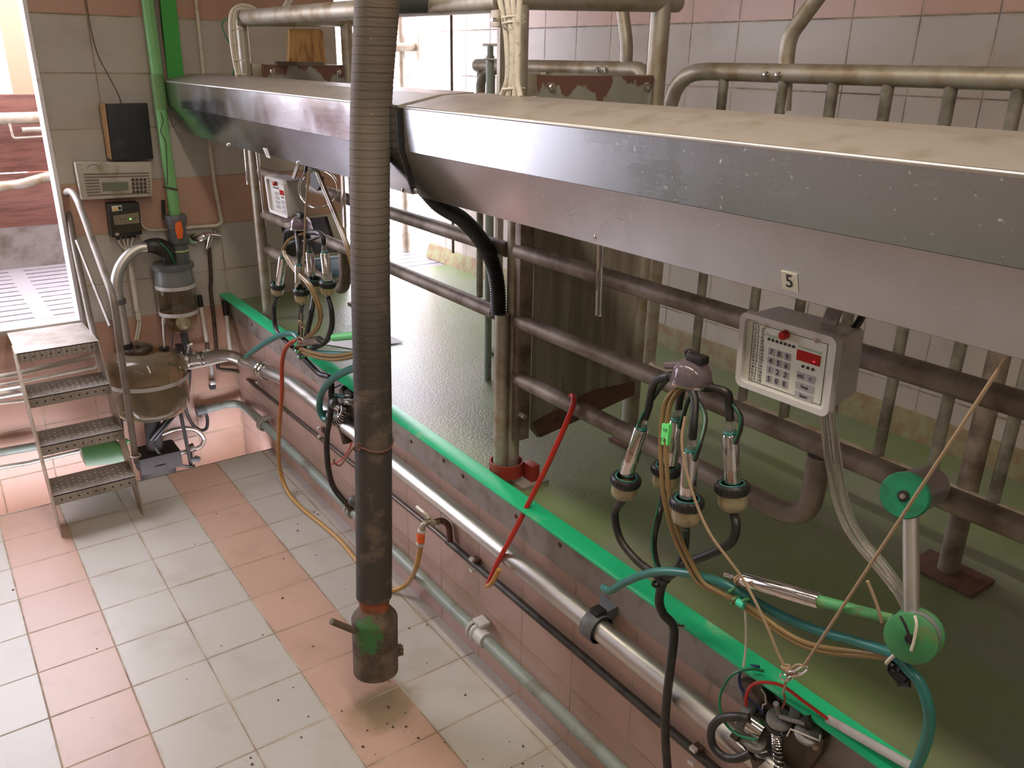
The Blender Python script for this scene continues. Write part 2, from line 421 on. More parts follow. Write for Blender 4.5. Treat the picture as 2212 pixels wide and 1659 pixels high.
M_PULLEY = mat('green_pulley', (.015, .20, .10), .35, dirt=(.02, .10, .04), amt=.4, scale=14)
M_PULLEYL = mat('light_green_grip', (.07, .27, .10), .4, dirt=(.16, .20, .06), amt=.3, scale=30)
M_PULLEYD = mat('mid_green_disc', (.045, .20, .075), .4, dirt=(.10, .15, .05), amt=.35, scale=22)
M_DRUM = mat('grey_drum', (.27, .26, .30), .3, .3)
M_DKBRN = mat('dark_bronze', (.10, .075, .055), .4, .5, dirt=(.05, .035, .03), amt=.5, scale=20)
M_LEAD = mat('dull_grey_cap', (.24, .23, .225), .4, .3, dirt=(.12, .10, .09), amt=.4, scale=25)
M_OUTW = mat('pale_concrete', (.70, .68, .66), .7)  # one even pale colour for the yard
M_OPOST = mat('orange_painted_timber', (.60, .22, .14), .6)
# ================================================================== the setting
XW, YW, ZP = 1.267, 0.888, 0.87
def sbox(name, a, b, m): return struct(MB().box(a, b).build(name, m))
sbox('floor_pit', (-1.05, -6.6, -.06), (XW, .30, 0), M_FLOOR)
sbox('trim_floor_edge', (-1.05, .298, -.05), (XW, .306, .003), M_STEEL)
sbox('floor_trench', (-1.05, .306, -.42), (XW, YW, -.38), M_CONC)
sbox('wall_pit_right', (XW, -6.6, -.42), (XW + .10, YW, .76), M_WPIT)
sbox('trim_plaster_band', (XW - .004, -6.6, .745), (XW + .10, YW, .868), M_PLASTER)
sbox('trim_curb', (XW, -6.6, .868), (XW + .02, YW, .90), M_PLASTER)
sbox('wall_pit_left', (-1.15, -6.6, -.42), (-1.05, YW, .80), M_WPIT)
sbox('floor_platform_right', (XW + .02, -6.6, .74), (3.1, YW + .14, ZP), M_PLAT)
sbox('floor_platform_left', (-3.2, -6.6, .74), (-1.05, YW, ZP), M_PLAT)
# far wall: below the door, the tall piece between the two openings, above them
DX0 = -1.55
sbox('wall_far_lower', (-3.2, YW, -.42), (XW + .05, YW + .14, ZP - .002), M_WFAR)
sbox('wall_far', (.37, YW, ZP - .002), (2.145, YW + .14, 3.6), M_WFAR)
sbox('wall_far_left', (-3.2, YW, ZP - .002), (DX0, YW + .14, 3.6), M_WFAR)
sbox('wall_far_header', (DX0, YW, 3.15), (.37, YW + .14, 3.6), M_WFAR)
sbox('wall_far_header_right', (2.145, YW, 3.1), (3.1, YW + .14, 3.6), M_WFAR)
sbox('trim_door_jamb', (.352, YW - .012, ZP), (.372, YW + .16, 3.15), M_JAMB)
sbox('wall_right', (3.1, -6.6, .74), (3.3, 1.35, 3.6), M_WRIGHT)
m = MB()
m.prism([(3.1, -6.6, ZP), (3.055, -6.6, ZP), (3.085, -6.6, ZP + .10), (3.1, -6.6, ZP + .115)], (0, 7.95, 0))
struct(m.build('baseboard_right', M_CURB))
sbox('wall_left', (-3.4, -6.6, .74), (-3.2, 1.03, 3.6), M_WLEFT)
sbox('wall_back', (-3.4, -6.8, -.42), (3.3, -6.6, 3.6), M_BWALL)
sbox('ceiling', (-3.4, -6.8, 3.6), (3.3, 1.1, 3.7), M_CEIL)
# outside
sbox('floor_outside_left', (-3.6, YW + .14, .74), (2.145, 2.62, ZP - .004), M_SLAT)
sbox('floor_outside_right', (2.145, YW + .14, .74), (7.0, 9.0, ZP - .004), M_SLAT)
sbox('floor_yard', (-9, 2.8, .60), (2.145, 14, .66), M_OUTW)
sbox('trim_kerb', (-1.4, 2.62, .74), (2.1, 2.80, 1.17), M_CONC)
sbox('trim_threshold', (-1.55, YW - .01, ZP - .004), (.352, YW + .16, ZP + .012), M_STEEL)

# ------------------------------------------------------------------ outside things
def plank(z0, z1, label):
    tag(MB().box((-1.35, 2.62, z0), (2.1, 2.66, z1)).build('fence_board', M_PLANK, bevel=.006), label, 'board', 'boards of the fence outside the door')
plank(1.175, 1.565, 'lowest wide brown fence board just above the concrete kerb outside')
plank(1.575, 1.95, 'middle brown fence board behind the bent galvanised rail outside')
plank(1.955, 2.12, 'narrow top brown fence board outside the doorway')
for xx in (-1.7, 1.4):
    pass
tag(MB().tube([(-1.3, 2.50, 1.945), (.9, 2.50, 1.965)], .042).build('gate_rail', M_GALV), 'straight white-lit galvanised rail across the fence outside', 'rail')
tag(MB().tube([(-1.3, 2.48, 1.50), (-.3, 2.48, 1.50), (.25, 2.48, 1.50), (.42, 2.46, 1.53), (.56, 2.44, 1.56), (.9, 2.42, 1.57)], .036, n=4).build('gate_rail', M_GALV), 'lower bent galvanised rail outside the doorway', 'rail')
lt = thing('gate_latch', 'galvanised latch loop hanging under the straight rail outside', 'latch', (.45, 2.44, 1.8))
MB().tube(fillet([(.33, 2.44, 1.93), (.335, 2.44, 1.83), (.60, 2.44, 1.84)], .02), .008).build('latch_loop', M_GALV, lt)
MB().cyl((.40, 2.44, 1.885), (.6, 2.44, 1.888), .018).build('latch_tube', M_GALV, lt)
tag(MB().box((P(8, 100, y=3.1).x, 3.1, .66), (P(58, 100, y=3.1).x, 3.25, 3.6)).build('timber_post', M_OPOST, bevel=.01), 'orange-brown timber post standing behind the fence outside', 'post')
tag(MB().box((-.9, 4.1, .66), (-.7, 4.3, 3.6)).build('timber_post', M_OPOST, bevel=.01), 'timber post in the yard, left of the doorway view', 'post')
# beyond the cow exit
tag(MB().box((P(880, 80, y=5.).x, 5.0, .86), (P(903, 80, y=5.).x, 5.3, 3.8)).build('timber_post', M_OPOST, bevel=.01), 'orange-red post far beyond the cow exit', 'post')
g = thing('yard_gate', 'sun-bleached tube gate far beyond the cow exit', 'gate', (4.9, 4.6, .866))
for z in (1.5, 1.9, 2.22): MB().tube([(3.9, 4.6, z), (5.7, 4.6, z)], .024).build('bar', M_GALV, g)
for x in (3.9, 5.7): MB().tube([(x, 4.6, .866), (x, 4.6, 2.3)], .03).build('post', M_GALV, g)
tag(MB().tube([(3.02, 1.62, .866), (3.02, 1.62, 3.5)], .034).build('exit_post', M_GALV), 'vertical galvanised post just outside the cow exit', 'post')
tag(MB().tube([(3.32, 1.55, .866), (3.32, 1.55, 3.5)], .042).build('rain_pipe', M_WPIPE), 'thick pale downpipe fixed beside the end of the tiled wall', 'pipe')
tag(MB().tube([(3.02, .86, 1.0), (3.02, .86, 3.5)], .011).build('steel_rod', M_DKBRN), 'thin dark vertical rod in front of the tiled wall by the cow exit', 'rod')
s = thing('clamp_socket', 'short horizontal pipe socket with a square flange on the exit post', 'bracket', (2.99, 1.5, 2.48))
MB().cyl((2.80, 1.555, 2.485), (3.10, 1.555, 2.495), .032).build('socket', M_GALV, s)
MB().cbox((3.12, 1.56, 2.495), (.02, .12, .19)).build('flange', M_GALV, s, bevel=.008)

# ------------------------------------------------------------------ green edge
m = MB()
m.prism([(1.198, -6.5, .918), (1.198, -6.5, .925), (1.21, -6.5, .932), (1.270, -6.5, .931), (1.277, -6.5, .924), (1.277, -6.5, .902), (1.262, -6.5, .900), (1.262, -6.5, .916)], (0, 7.36, 0))
tag(m.build('edge_strip', M_GREEN), 'long bright green plastic strip capping the pit edge', 'edge strip')
hl = MB()
for y in (.45, .05, -.35, -.75, -1.12, -1.35, -1.62, -1.9, -2.05, -2.42, -2.68, -2.95, -3.22, -3.55):
    z = .825 + .012 * math.sin(y * 9)
    hl.lathe([(.0, .0), (.010, .0), (.008, .004), (.0, .006)], (XW - .004, y, z), (-1, 0, 0), 10)
tag(hl.build('rusty_bolts', M_RUST), 'row of small rusty bolt heads in the grey band below the green edge', 'bolts')['kind'] = 'stuff'

# ------------------------------------------------------------------ canopies
def canopy(y0, y1, label, skin=None):
    """stainless hood running along the pit; y0 near end, y1 far end"""
    c = thing('canopy', label, 'canopy', (1.15, (y0 + y1) / 2, 1.975))
    th = .012
    L = (0, y1 - y0, 0)
    m = MB()
    def sheet(pts):
        q = [Vector((p[0], y0, p[1])) for p in pts]
        for a, b in zip(q, q[1:]):
            d = (b - a).normalized(); nn = Vector((d.z, 0, -d.x)) * .003
            m.prism([a - nn, b - nn, b + nn, a + nn], L)
    sheet([(1.0, 2.259), (1.004, 2.125), (1.052, 1.977), (1.066, 1.979)])
    f = m.build('front_panel', skin or M_CANOPY, c)
    m = MB(); sheet([(1.0, 2.259), (1.17, 2.293)]); sheet([(1.17, 2.293), (1.30, 2.2985)]); m.build('top_panel', M_CANTOP, c)
    m = MB(); sheet([(1.30, 2.2985), (1.30, 2.21)]); m.build('back_flange', M_CANTOP, c)
    m = MB().tube([(1.0, y0, 2.2590), (1.0, y1, 2.2590)], .0052, 12)
    m.build('edge_glint_rod', M_STEEL, c)  # rod added along the edge to catch the lamps as a bright line
    prof = [(1.0, 2.259), (1.004, 2.125), (1.052, 1.977), (1.10, 1.99), (1.14, 2.08), (1.17, 2.29)]
    for yy in (y0, y1):
        m = MB(); m.prism([(x, yy - .002 if yy == y1 else yy - .002, z) for x, z in prof], (0, .004, 0)); m.build('end_plate', M_CANOPY, c)
    return c
c1 = canopy(-2.072, .85, 'far section of the stainless steel hood, ending at the far tiled wall', m_stainless('polished_stainless', .13, .25, (.55, .57, .62), bmp=.006, spot=.5))
c2 = canopy(-6.2, -2.124, 'near section of the stainless steel hood, with the number 5 plate')
# the open joint between the two sections: a dark rubber profile
MB().prism([(1.004, -2.1235, 2.256), (1.008, -2.1235, 2.125), (1.056, -2.1235, 1.98), (1.09, -2.1235, 1.99), (1.05, -2.1235, 2.13), (1.05, -2.1235, 2.262)], (0, .050, 0)).build('joint_seal', M_BLACKP, c2)
MB().prism([(1.004, -2.118, 2.256), (1.17, -2.118, 2.290), (1.30, -2.118, 2.294), (1.30, -2.118, 2.2985), (1.17, -2.118, 2.2925), (1.004, -2.118, 2.2585)], (0, .044, 0)).build('joint_strap', M_CANTOP, c2)
def screw(px, py, par):
    p = P(px, py, x=1.047); MB().lathe([(0, 0), (.011, 0), (.010, .004), (.005, .008), (0, .0085)], p + Vector((.003, 0, 0)), (-1, 0, 0), 12).build('screw', M_CHROME, par)
for a in ((871, 410), (492, 313), (643, 352)): screw(*a, c1)
for a in ((897, 413), (1288, 511), (2081, 703)): screw(*a, c2)
DN = Vector((-.951, 0, -.309)); UPF = Vector((-.309, 0, .951))
def front_at(px, py):
    """point on the lower sloping facet of the hood"""
    d = ROT @ Vector(((px - IW / 2) / FPX, -(py - IH / 2) / FPX, -1.0)); n = Vector((.148, 0, .048)); o = Vector((1.004, 0, 2.125))
    n = Vector((-.148, 0, -.048)); return CAM + d * ((o - CAM).dot(n) / d.dot(n))
pc = front_at(1709, 606)
M3 = Matrix(((0, -1, 0), (0, 0, 0), (0, 0, 0)))
RT = Vector((0, -1, 0)); UP = Vector((-.309, 0, .951)).normalized(); NN = RT.cross(UP)
def plate(c, w, h, d, mb): # card standing on the facet
    F = Matrix((RT, UP, NN)).transposed(); return mb.cbox(c + NN * (d / 2), (w, h, d), F)
pl = plate(pc + NN * .004, .037, .040, .0015, MB()).build('number_plate', mat('number_card', (.74, .70, .58), .6), c2)
pl['label'] = 'cream card with a black 5'
text_on('numeral', '5', .040, pc + NN * .006, RT, UP, M_INK, pl)
pc2 = front_at(578, 330)
pl2 = plate(pc2 + NN * .004, .05, .045, .0015, MB()).build('number_plate', mat('number_card_far', (.74, .70, .62), .6), c1)
text_on('numeral', '1', .040, pc2 + NN * .006, RT, UP, M_INK, pl2)

# ------------------------------------------------------------------ stall frames
def frame_posts(y, xa, xb, label, double=False, zt=2.62, zb=1.03):
    f = thing('stall_divider', label, 'frame', ((xa + xb) / 2, y, ZP))
    if double:
        MB().cyl((xa - .028, y, ZP + .02), (xa - .028, y, 1.55), .027).build('post', M_GALV, f)
        MB().cyl((xa + .026, y, ZP + .02), (xa + .026, y, zt), .029).build('post', M_GALV, f)
    else:
        MB().cyl((xa, y, ZP), (xa, y, zt), .033).build('post', M_GALV, f)
    MB().cyl((xb, y, ZP), (xb, y, zt + .04), .036).build('post', M_GALV, f)
    MB().cyl((xa - .03, y, zt - .03), (xb + .08, y, zt - .005), .036).build('cross_tube', M_GALV, f)
    # channel and bolted zinc sheet between the posts
    MB().box((xa + .03, y - .02, 2.295), (xb - .03, y + .02, 2.365)).build('cross_channel', M_GALV, f, bevel=.004)
    sh = MB().prism([(xa + .09, y - .028, 2.36), (xb - .04, y - .028, 2.36), (xb - .04, y - .028, zb + .1), (xa + .13, y - .028, zb), (xa + .09, y - .028, zb + .05)], (0, .006, 0)).build('zinc_sheet', M_PANEL, f)
    for x in (xa + .085, xb - .06):
        MB().box((x, y - .034, 2.25), (x + .012, y - .022, 2.362)).build('sheet_fold', M_PANEL, f)
    for x in (xa + .14, xb - .075):
        MB().lathe([(0, 0), (.017, 0), (.017, .004), (.011, .005), (.011, .014), (0, .015)], (x, y - .028, 2.325), (0, -1, 0), 6).build('bolt', M_CHROME, f)
    if double: MB().prism([(xa + .10, y - .034, 1.10), (xa + .14, y - .034, 1.03), (xb - .02, y - .034, 1.10), (xb - .02, y - .034, 1.16), (xb - .25, y - .034, 1.17)], (0, .008, 0)).build('bottom_bracket', M_RUST, f)
    MB().box((xb - .07, y - .06, ZP), (xb + .08, y + .05, ZP + .012)).build('foot_plate', M_RUST, f)
    return f
fr2 = frame_posts(-2.235, 1.345, 2.0, 'near galvanised stall frame with double post and rusted zinc sheet', True)
fr1 = frame_posts(.334, 1.337, 1.965, 'far galvanised stall frame by the tiled wall with wooden board on top', zb=1.98)
# steel angle fixed along the near double post
MB().box((1.345, -2.30, 1.06), (1.405, -2.266, 1.96)).build('clamp_angle', M_GALVD, fr2, bevel=.003)
MB().cyl((1.36, -2.33, 1.17), (1.36, -2.20, 1.17), .010).build('u_bolt', M_GALV, fr2)
# red clamp at the foot of the double post
rc = thing('post_clamp', 'red painted clamp around the foot of the double post', 'clamp', (1.345, -2.235, ZP))
MB().lathe([(.061, .0), (.061, .055), (.067, .055), (.067, .0)], (1.347, -2.235, ZP + .03), seg=24, caps=False).build('ring', M_REDC, rc)
MB().box((1.40, -2.33, ZP), (1.44, -2.27, ZP + .08)).build('lug', M_REDC, rc, bevel=.006)
MB().box((1.345, -2.35, ZP), (1.47, -2.15, ZP + .014)).build('base_plate', M_PLASTER, rc)
# rails behind the hood
def rail(name, pts, r, m, label, **k): return tag(MB().tube(pts, r, 14).build(name, m), label, 'rail', k.get('group'))
rail('rump_rail', [(1.36, .33, 1.775), (1.36, -2.20, 1.775)], .028, M_GALVD, 'upper dark rail of the far stalls, just under the hood')
rail('rump_rail', [(1.36, .33, 1.525), (1.36, -2.13, 1.525)], .028, M_GALVD, 'middle dark rail of the far stalls crossing the white doorway')
rail('rump_rail', fillet([(1.36, .33, 1.31), (1.36, -.42, 1.31), (1.36, -.80, 1.30), (1.36, -.80, 1.50)], .12), .029, M_GALVD, 'lowest rail of the far stalls with its upturned end')
rail('rump_rail', [(1.36, -2.27, 1.785), (1.36, -6.3, 1.80)], .028, M_GALVD, 'upper rail of the near stalls passing behind the keypad box')
rail('rump_rail', [(1.36, -2.27, 1.53), (1.36, -6.3, 1.55)], .028, M_GALVD, 'middle rail of the near stalls behind the claw and keypad box')
rail('rump_rail', fillet([(1.36, -2.27, 1.31), (1.36, -3.30, 1.315), (1.36, -3.54, 1.315), (1.36, -3.54, 1.51)], .14), .029, M_GALVD, 'lowest rail of the near stalls ending in an upturned bend')
# barriers with vertical bars (front of the cow)
def barrier(y_start, y_end, ys, label, posts=(), zs=1.165):
    b = thing('stall_barrier', label, 'barrier', (2.15, (y_start + y_end) / 2, ZP))
    MB().tube(fillet([(2.15, y_start + .0, zs + .02), (2.15, y_start, 2.38), (2.15, y_end, 2.385)], .17), .031, 14).build('top_rail', M_GALV, b)
    MB().tube(fillet([(2.15, y_start, zs + .2), (2.15, y_start, zs), (2.15, y_end, zs)], .06), .024, 12).build('bottom_rail', M_GALV, b)
    for y in ys: MB().tube([(2.15, y, zs), (2.15, y, 2.37)], .0185, 12).build('bar', M_BAR, b)
    for y in posts:
        MB().cyl((2.18, y, ZP), (2.16, y, 2.37), .032).build('post', M_GALVD, b)
        MB().box((2.10, y - .12, ZP), (2.25, y + .10, ZP + .012)).build('foot_plate', M_RUST, b, bevel=.003)
    for y in (ys[1] + .05, ys[1] - .0): MB().lathe([(0, 0), (.012, 0), (.009, .008), (0, .010)], (2.12, y, 2.375), (-1, 0, 0), 10).build('bolt', M_CHROME, b)
    return b
ys2 = [-2.43, -2.69, -2.885, -3.075, -3.27, -3.455, -3.65, -3.84, -4.03]
b2 = barrier(-2.17, -6.2, ys2, 'near galvanised barrier of upright bars between cow lane and tiled wall', posts=(-3.56, -5.3))
ys1 = [-.25, -.45, -.65, -.85, -1.05, -1.25, -1.45, -1.65]
b1 = thing('stall_barrier', 'far section of the galvanised bar barrier behind the cable bundle', 'barrier', (2.15, -1, ZP))
MB().tube(fillet([(2.15, -2.02, 2.1), (2.15, -2.02, 2.38), (2.15, -.80, 2.38)], .05), .031, 14).build('top_rail', M_GALV, b1)
for y, z0 in ((-.83, 1.165), (-.93, 1.165)): MB().tube([(2.15, y, z0), (2.15, y, 2.37)], .0185, 12).build('bar', M_BAR, b1)
MB().tube(spline([P(1038, 206, x=2.15), P(1040, 175, x=2.15), P(1055, 155, x=2.15), P(1085, 148, x=2.15)]), .024, 12).build('end_bend', M_BAR, b1)
for y in (-1.15, -1.38, -1.62): MB().box((2.13, y - .02, 2.335), (2.17, y + .02, 2.36)).build('weld_lug', M_GALV, b1)
for y in (-1.77, -1.82): MB().lathe([(0, 0), (.012, 0), (.009, .008), (0, .010)], (2.119, y, 2.375), (-1, 0, 0), 10).build('bolt', M_CHROME, b1)
def hanger(pts, label): tag(MB().tube(pts, .026, 12, n=6).build('hanger_tube', M_GALV), label, 'tube')
hanger([P(1352, 150, x=2.16), P(1354, 100, x=2.16), P(1350, 60, x=2.16), P(1344, 10, x=2.16), P(1340, -60, x=2.16)], 'slightly bent upright tube rising from the far barrier rail')
hanger([P(1692, 240, x=2.17), P(1697, 160, x=2.17), P(1706, 85, x=2.17), P(1733, 40, x=2.17), P(1768, -8, x=2.17), P(1800, -60, x=2.17)], 'bent tube leaning away above the near barrier rail')
# adjustable steel tube with pin, beside the cable bundle
a = thing('telescopic_post', 'grey telescopic tube with a cross pin left of the cable bundle', 'post', P(1060, 480, x=1.9))
MB().cyl(Vector((1.9, P(1059, 120, x=1.9).y, ZP)), P(1059, 120, x=1.9), .018).build('outer_tube', M_GGREEN, a)
MB().cyl(P(1059, 120, x=1.9), P(1059, 97, x=1.9), .014).build('inner_tube', M_GGREEN, a)
MB().cyl(P(1044, 97, x=1.9), P(1078, 97, x=1.9), .005).build('pin', M_GALV, a)
MB().cyl(P(1046, 127, x=1.88), P(1074, 128, x=1.88), .003).build('pin', M_GALV, a)
a = tag(MB().box((1.8, P(1080, 120, x=1.8).y, ZP), P(1087, 45, x=1.83)).build('flat_bar', M_GALV), 'upright flat bar under the cross tube left of the cable bundle', 'bar')
# square tube clamps at the top of the near frame
MB().cbox(P(1077, 40, y=-2.235), (.03, .05, .05)).build('tube_clamp', M_GALV, fr2, bevel=.004)
MB().cyl(P(1062, 42, y=-2.25), P(1078, 42, y=-2.25), .006).build('clamp_bolt', M_CHROME, fr2)
for px in (1412, 1456): MB().cyl(P(px, -5, y=-2.25), P(px, 11, y=-2.25), .006).build('clamp_bolt', M_GALV, fr2)
# far frame: second top tube running towards the near frame
tag(MB().cyl((1.335, .30, 2.60), (1.325, -2.2, 2.585), .038).build('ridge_tube', M_GALV), 'long horizontal galvanised tube joining the two frames above the hood', 'tube')
# wooden board with a loose plank on the far frame
bd = tag(MB().prism([P(624, 138, y=.37), P(626, 62, y=.37), P(690, 62, y=.37), P(699, 68, y=.37), P(704, 138, y=.37)], (0, .035, 0)).build('wooden_board', M_WOOD, bevel=.003), 'yellow pine board end standing upright on the far frame', 'board')
tag(MB().box(P(600, 142, y=.30), P(694, 134, y=.345)).build('wooden_lath', mat('grey_lath', (.16, .12, .09), .8), bevel=.002), 'thin grey-brown lath lying on top of the far frame channel', 'lath')

# ================================================================== far corner equipment
YF = YW - .004
# green down pipe and strainer jar
def F(px, py, y=None): return P(px, py, y=YW - .03 if y is None else y)
YJ = .76
gp = thing('vacuum_pipe', 'light green plastic pipe coming down the far wall to the orange-handled valve', 'pipe', P(374, 470, y=YJ))
MB().tube([P(314, -40, y=YJ + .02), P(318, 0, y=YJ + .02), P(340, 165, y=YJ + .01)], .034, 16).build('upper_pipe', M_GPIPE, gp)
MB().cyl(P(339, 160, y=YJ + .01), P(348, 236, y=YJ + .01), .037).build('sleeve', mat('green_sleeve', (.13, .26, .09), .5), gp)
MB().tube([P(347, 232, y=YJ + .01), P(360, 335, y=YJ), P(372, 415, y=YJ), P(379, 474, y=YJ)], .033, 16).build('lower_pipe', M_GPIPE, gp)
MB().cyl(P(352, 404, y=YJ - .035), P(383, 410, y=YJ - .035), .006).build('pipe_clip', M_DKBRN, gp)
vv = thing('ball_valve', 'dark grey union valve with an orange lever above the jar', 'valve', P(384, 500, y=YJ))
vb, vt = P(392, 570, y=YJ), P(379, 470, y=YJ)
VA = (vt - vb).normalized(); hv = (vt - vb).length
MB().lathe([(.052, 0), (.052, hv * .42), (.047, hv * .43), (.047, hv * .5)], vb, VA, 24).build('outlet_pipe', M_GREY, vv)
MB().lathe([(.058, 0), (.062, .01), (.062, .045), (.050, .05), (.050, .09), (.058, .095), (.058, .12)], vb + VA * hv * .46, VA, 24).build('valve_body', M_GREY, vv)
MB().lathe([(.060, 0), (.064, .01), (.064, .05), (.058, .06)], vb + VA * hv * .86, VA, 24).build('union_nut', M_GREY, vv)
MB().torus(vb + VA * hv * .30, VA, .053, .005).build('lime_ring', mat('lime_ring', (.45, .55, .2), .5), vv)
q = [P(380, 482, y=YJ - .08), P(391, 478, y=YJ - .08), P(396, 497, y=YJ - .08), P(395, 515, y=YJ - .08), P(385, 517, y=YJ - .08), P(380, 498, y=YJ - .08)]
MB().prism(q, (0, .018, 0)).build('lever', M_ORANGE, vv, bevel=.003)
jc = P(378, 575, y=YJ); jz = jc.z
jx = .905
jar = thing('strainer_jar', 'glass strainer jar with grey lid and white float ball on the far wall', 'jar', (jx, YJ, .80))
jtop = jz - .005
MB().lathe([(.0, .03), (.115, .03), (.125, .02), (.126, .0), (.112, -.006), (.0, -.006)], (jx, YJ, jtop), seg=32).build('lid', M_GREY, jar)
MB().lathe([(.110, -.006), (.112, -.05), (.118, -.10), (.116, -.105), (.108, -.05), (.104, -.006)], (jx, YJ, jtop), seg=32, caps=False).build('grey_collar', mat('grey_collar', (.17, .18, .18), .35), jar)
MB().lathe([(.118, -.10), (.117, -.30), (.105, -.36), (.075, -.41), (.03, -.43), (.0, -.432), (.0, -.427), (.03, -.425), (.073, -.405), (.101, -.357), (.113, -.298), (.114, -.10)], (jx, YJ, jtop), seg=32, caps=False).build('glass_bowl', M_GLASS, jar)
for dz in (-.115, -.285): MB().lathe([(.119, -.012), (.121, 0), (.119, .012), (.116, .012), (.116, -.012)], (jx, YJ, jtop + dz), seg=32, caps=False).build('steel_band', M_LGREY, jar)
MB().sphere((jx + .012, YJ - .02, jtop - .362), .045, 20).build('float_ball', M_MILKY, jar)
tag(MB().cyl((jx + .01, YJ, jtop - .43), (jx + .03, YJ + .01, jtop - .62), .024).build('drain_pipe', M_GREY), 'short dark grey drain stub below the strainer jar', 'pipe')
# boot + stainless riser
bt = tag(MB().tube([P(313, 533, y=.74), P(330, 531, y=.74), P(347, 534, y=.74), P(362, 546, y=.74), P(367, 573, y=.74)], .04, 16, n=5, r_fn=lambda t: .036 + .016 * math.sin(t * 3.1)).build('rubber_boot', M_BLACK), 'black rubber elbow boot joining the stainless riser to the grey lid', 'hose')
m = MB().tube([P(316, 534, y=.72), P(300, 537, y=.72), P(277, 552, y=.71), P(258, 580, y=.70), P(251, 612, y=.69), P(255, 650, y=.68), P(264, 700, y=.66), P(271, 745, y=.64)], .033, 18, n=6)
ri = tag(m.build('riser_pipe', M_STEEL), 'curved stainless riser pipe from the receiver tank to the black boot', 'pipe')
MB().lathe([(.044, 0), (.044, .03)], P(256, 656, y=.68), P(255, 650, y=.68) - P(256, 656, y=.68), 20).build('hose_clamp', M_GREY, ri)
MB().lathe([(.040, -.03), (.040, .02)], P(272, 748, y=.64), (0, 0, 1), 20).build('rubber_foot', M_BLACKP, ri)
# receiver tank
tc = Vector((.635, .61, .29))
tk = thing('receiver_tank', 'round brownish glass receiver tank with brown lid beside the stairs', 'tank', tc)
o_ = [(.0, .0), (.15, .003), (.198, .022), (.224, .065), (.233, .15), (.234, .235), (.236, .24), (.236, .25), (.232, .255), (.229, .33), (.208, .378), (.165, .405), (.10, .418)]
i_ = [(r - .007 if r > .02 else r, h + (.007 if h < .1 else 0)) for r, h in reversed(o_)]
MB().lathe(o_ + i_, tc, seg=48, caps=False).build('glass_bowl', M_TANK, tk)
MB().lathe([(.0, .012), (.15, .014), (.19, .03), (.216, .07), (.222, .105), (.0, .105)], tc, seg=36, caps=False).build('milk_residue', mat('turbid_water', (.33, .27, .15), .3, trans=.3), tk)
MB().lathe([(.2375, -.012), (.2395, 0), (.2375, .014)], tc + Vector((0, 0, .245)), seg=48, caps=False).build('seam_band', M_LGREY, tk)
ld = MB().lathe([(.0, .03), (.082, .028), (.088, .018), (.086, .0), (.0, .0)], tc + Vector((-.03, .02, .418)), seg=32).build('lid', M_DKBRN, tk)
MB().sphere(tc + Vector((-.03, .0, .452)), .012, 12).build('lid_knob', M_BLACKP, ld)
MB().lathe([(.0, .025), (.032, .025), (.028, 0), (.0, 0)], tc + Vector((.11, -.04, .408)), seg=16).build('probe_plug', M_BLACKP, tk)
MB().tube([tc + Vector((.11, -.04, .10)), tc + Vector((.115, -.035, .43)), P(352, 688, y=.72)], .006, 8).build('probe_rod', M_STEEL, tk)
MB().cyl(P(353, 700, y=.72), P(354, 686, y=.72), .011).build('probe_plug', M_WHITE, tk)
tag(MB().tube([P(354, 688, y=.72), P(366, 682, y=.74), P(374, 692, y=.76), P(374, 720, y=.78), P(371, 750, y=.72), P(376, 768, y=.68)], .004, 6, n=5).build('probe_wire', M_BLACK), 'thin black wire looping beside the strainer jar', 'wire')
# valve and clamps on the tank neck, stainless line to the right
vk = thing('butterfly_valve', 'stainless butterfly valve clamped between tank and milk line', 'valve', P(393, 778, y=.66))
MB().cyl(P(382, 782, y=.66), P(404, 778, y=.66), .052).build('valve_body', M_STEEL, vk)
MB().torus(P(392, 780, y=.66), P(404, 778, y=.66) - P(382, 782, y=.66), .056, .009).build('clamp_ring', M_CHROME, vk)
MB().tube([P(388, 752, y=.62), P(392, 770, y=.60), P(398, 796, y=.60)], .013, 10).build('lever', M_CHROME, vk)
MB().sphere(P(399, 793, y=.59), .022).build('lever_knob', M_CHROME, vk)
MB().box(P(380, 762, y=.68), P(398, 748, y=.60)).build('handle_block', M_BLACKP, vk, bevel=.004)
MB().tube([P(404, 762, y=.62), P(408, 745, y=.62), P(415, 742, y=.62)], .010, 8).build('wing_nut', M_STEEL, vk)
mlp = [P(404, 779, y=.66), P(430, 775, y=.68), P(470, 767, y=.72), P(500, 769, y=.73), P(530, 782, y=.66), P(552, 790, x=1.205), P(575, 806, x=1.205)]
ml = thing('milk_line', 'thick stainless milk line running along the pink pit wall', 'pipe', (1.205, -2, .69))
MB().tube(mlp, .037, 18, n=6).build('bend', M_STEEL, ml)
MB().tube([P(565, 798, x=1.205), (1.205, -.35, .688), (1.205, -2.0, .695), (1.205, -3.18, .69), (1.205, -6.3, .68)], .037, 20).build('straight_pipe', M_STEEL, ml)
for a, b in ((428, 775), (436, 774)): MB().torus(P(a, b, y=.68), P(a + 10, b - 1.5, y=.68) - P(a, b, y=.68), .041, .008).build('union', M_CHROME, ml)
for px, py in ((567, 799), (574, 803)): MB().torus(P(px, py, x=1.205), (0, 1, 0), .044, .010).build('union', M_CHROME, ml)
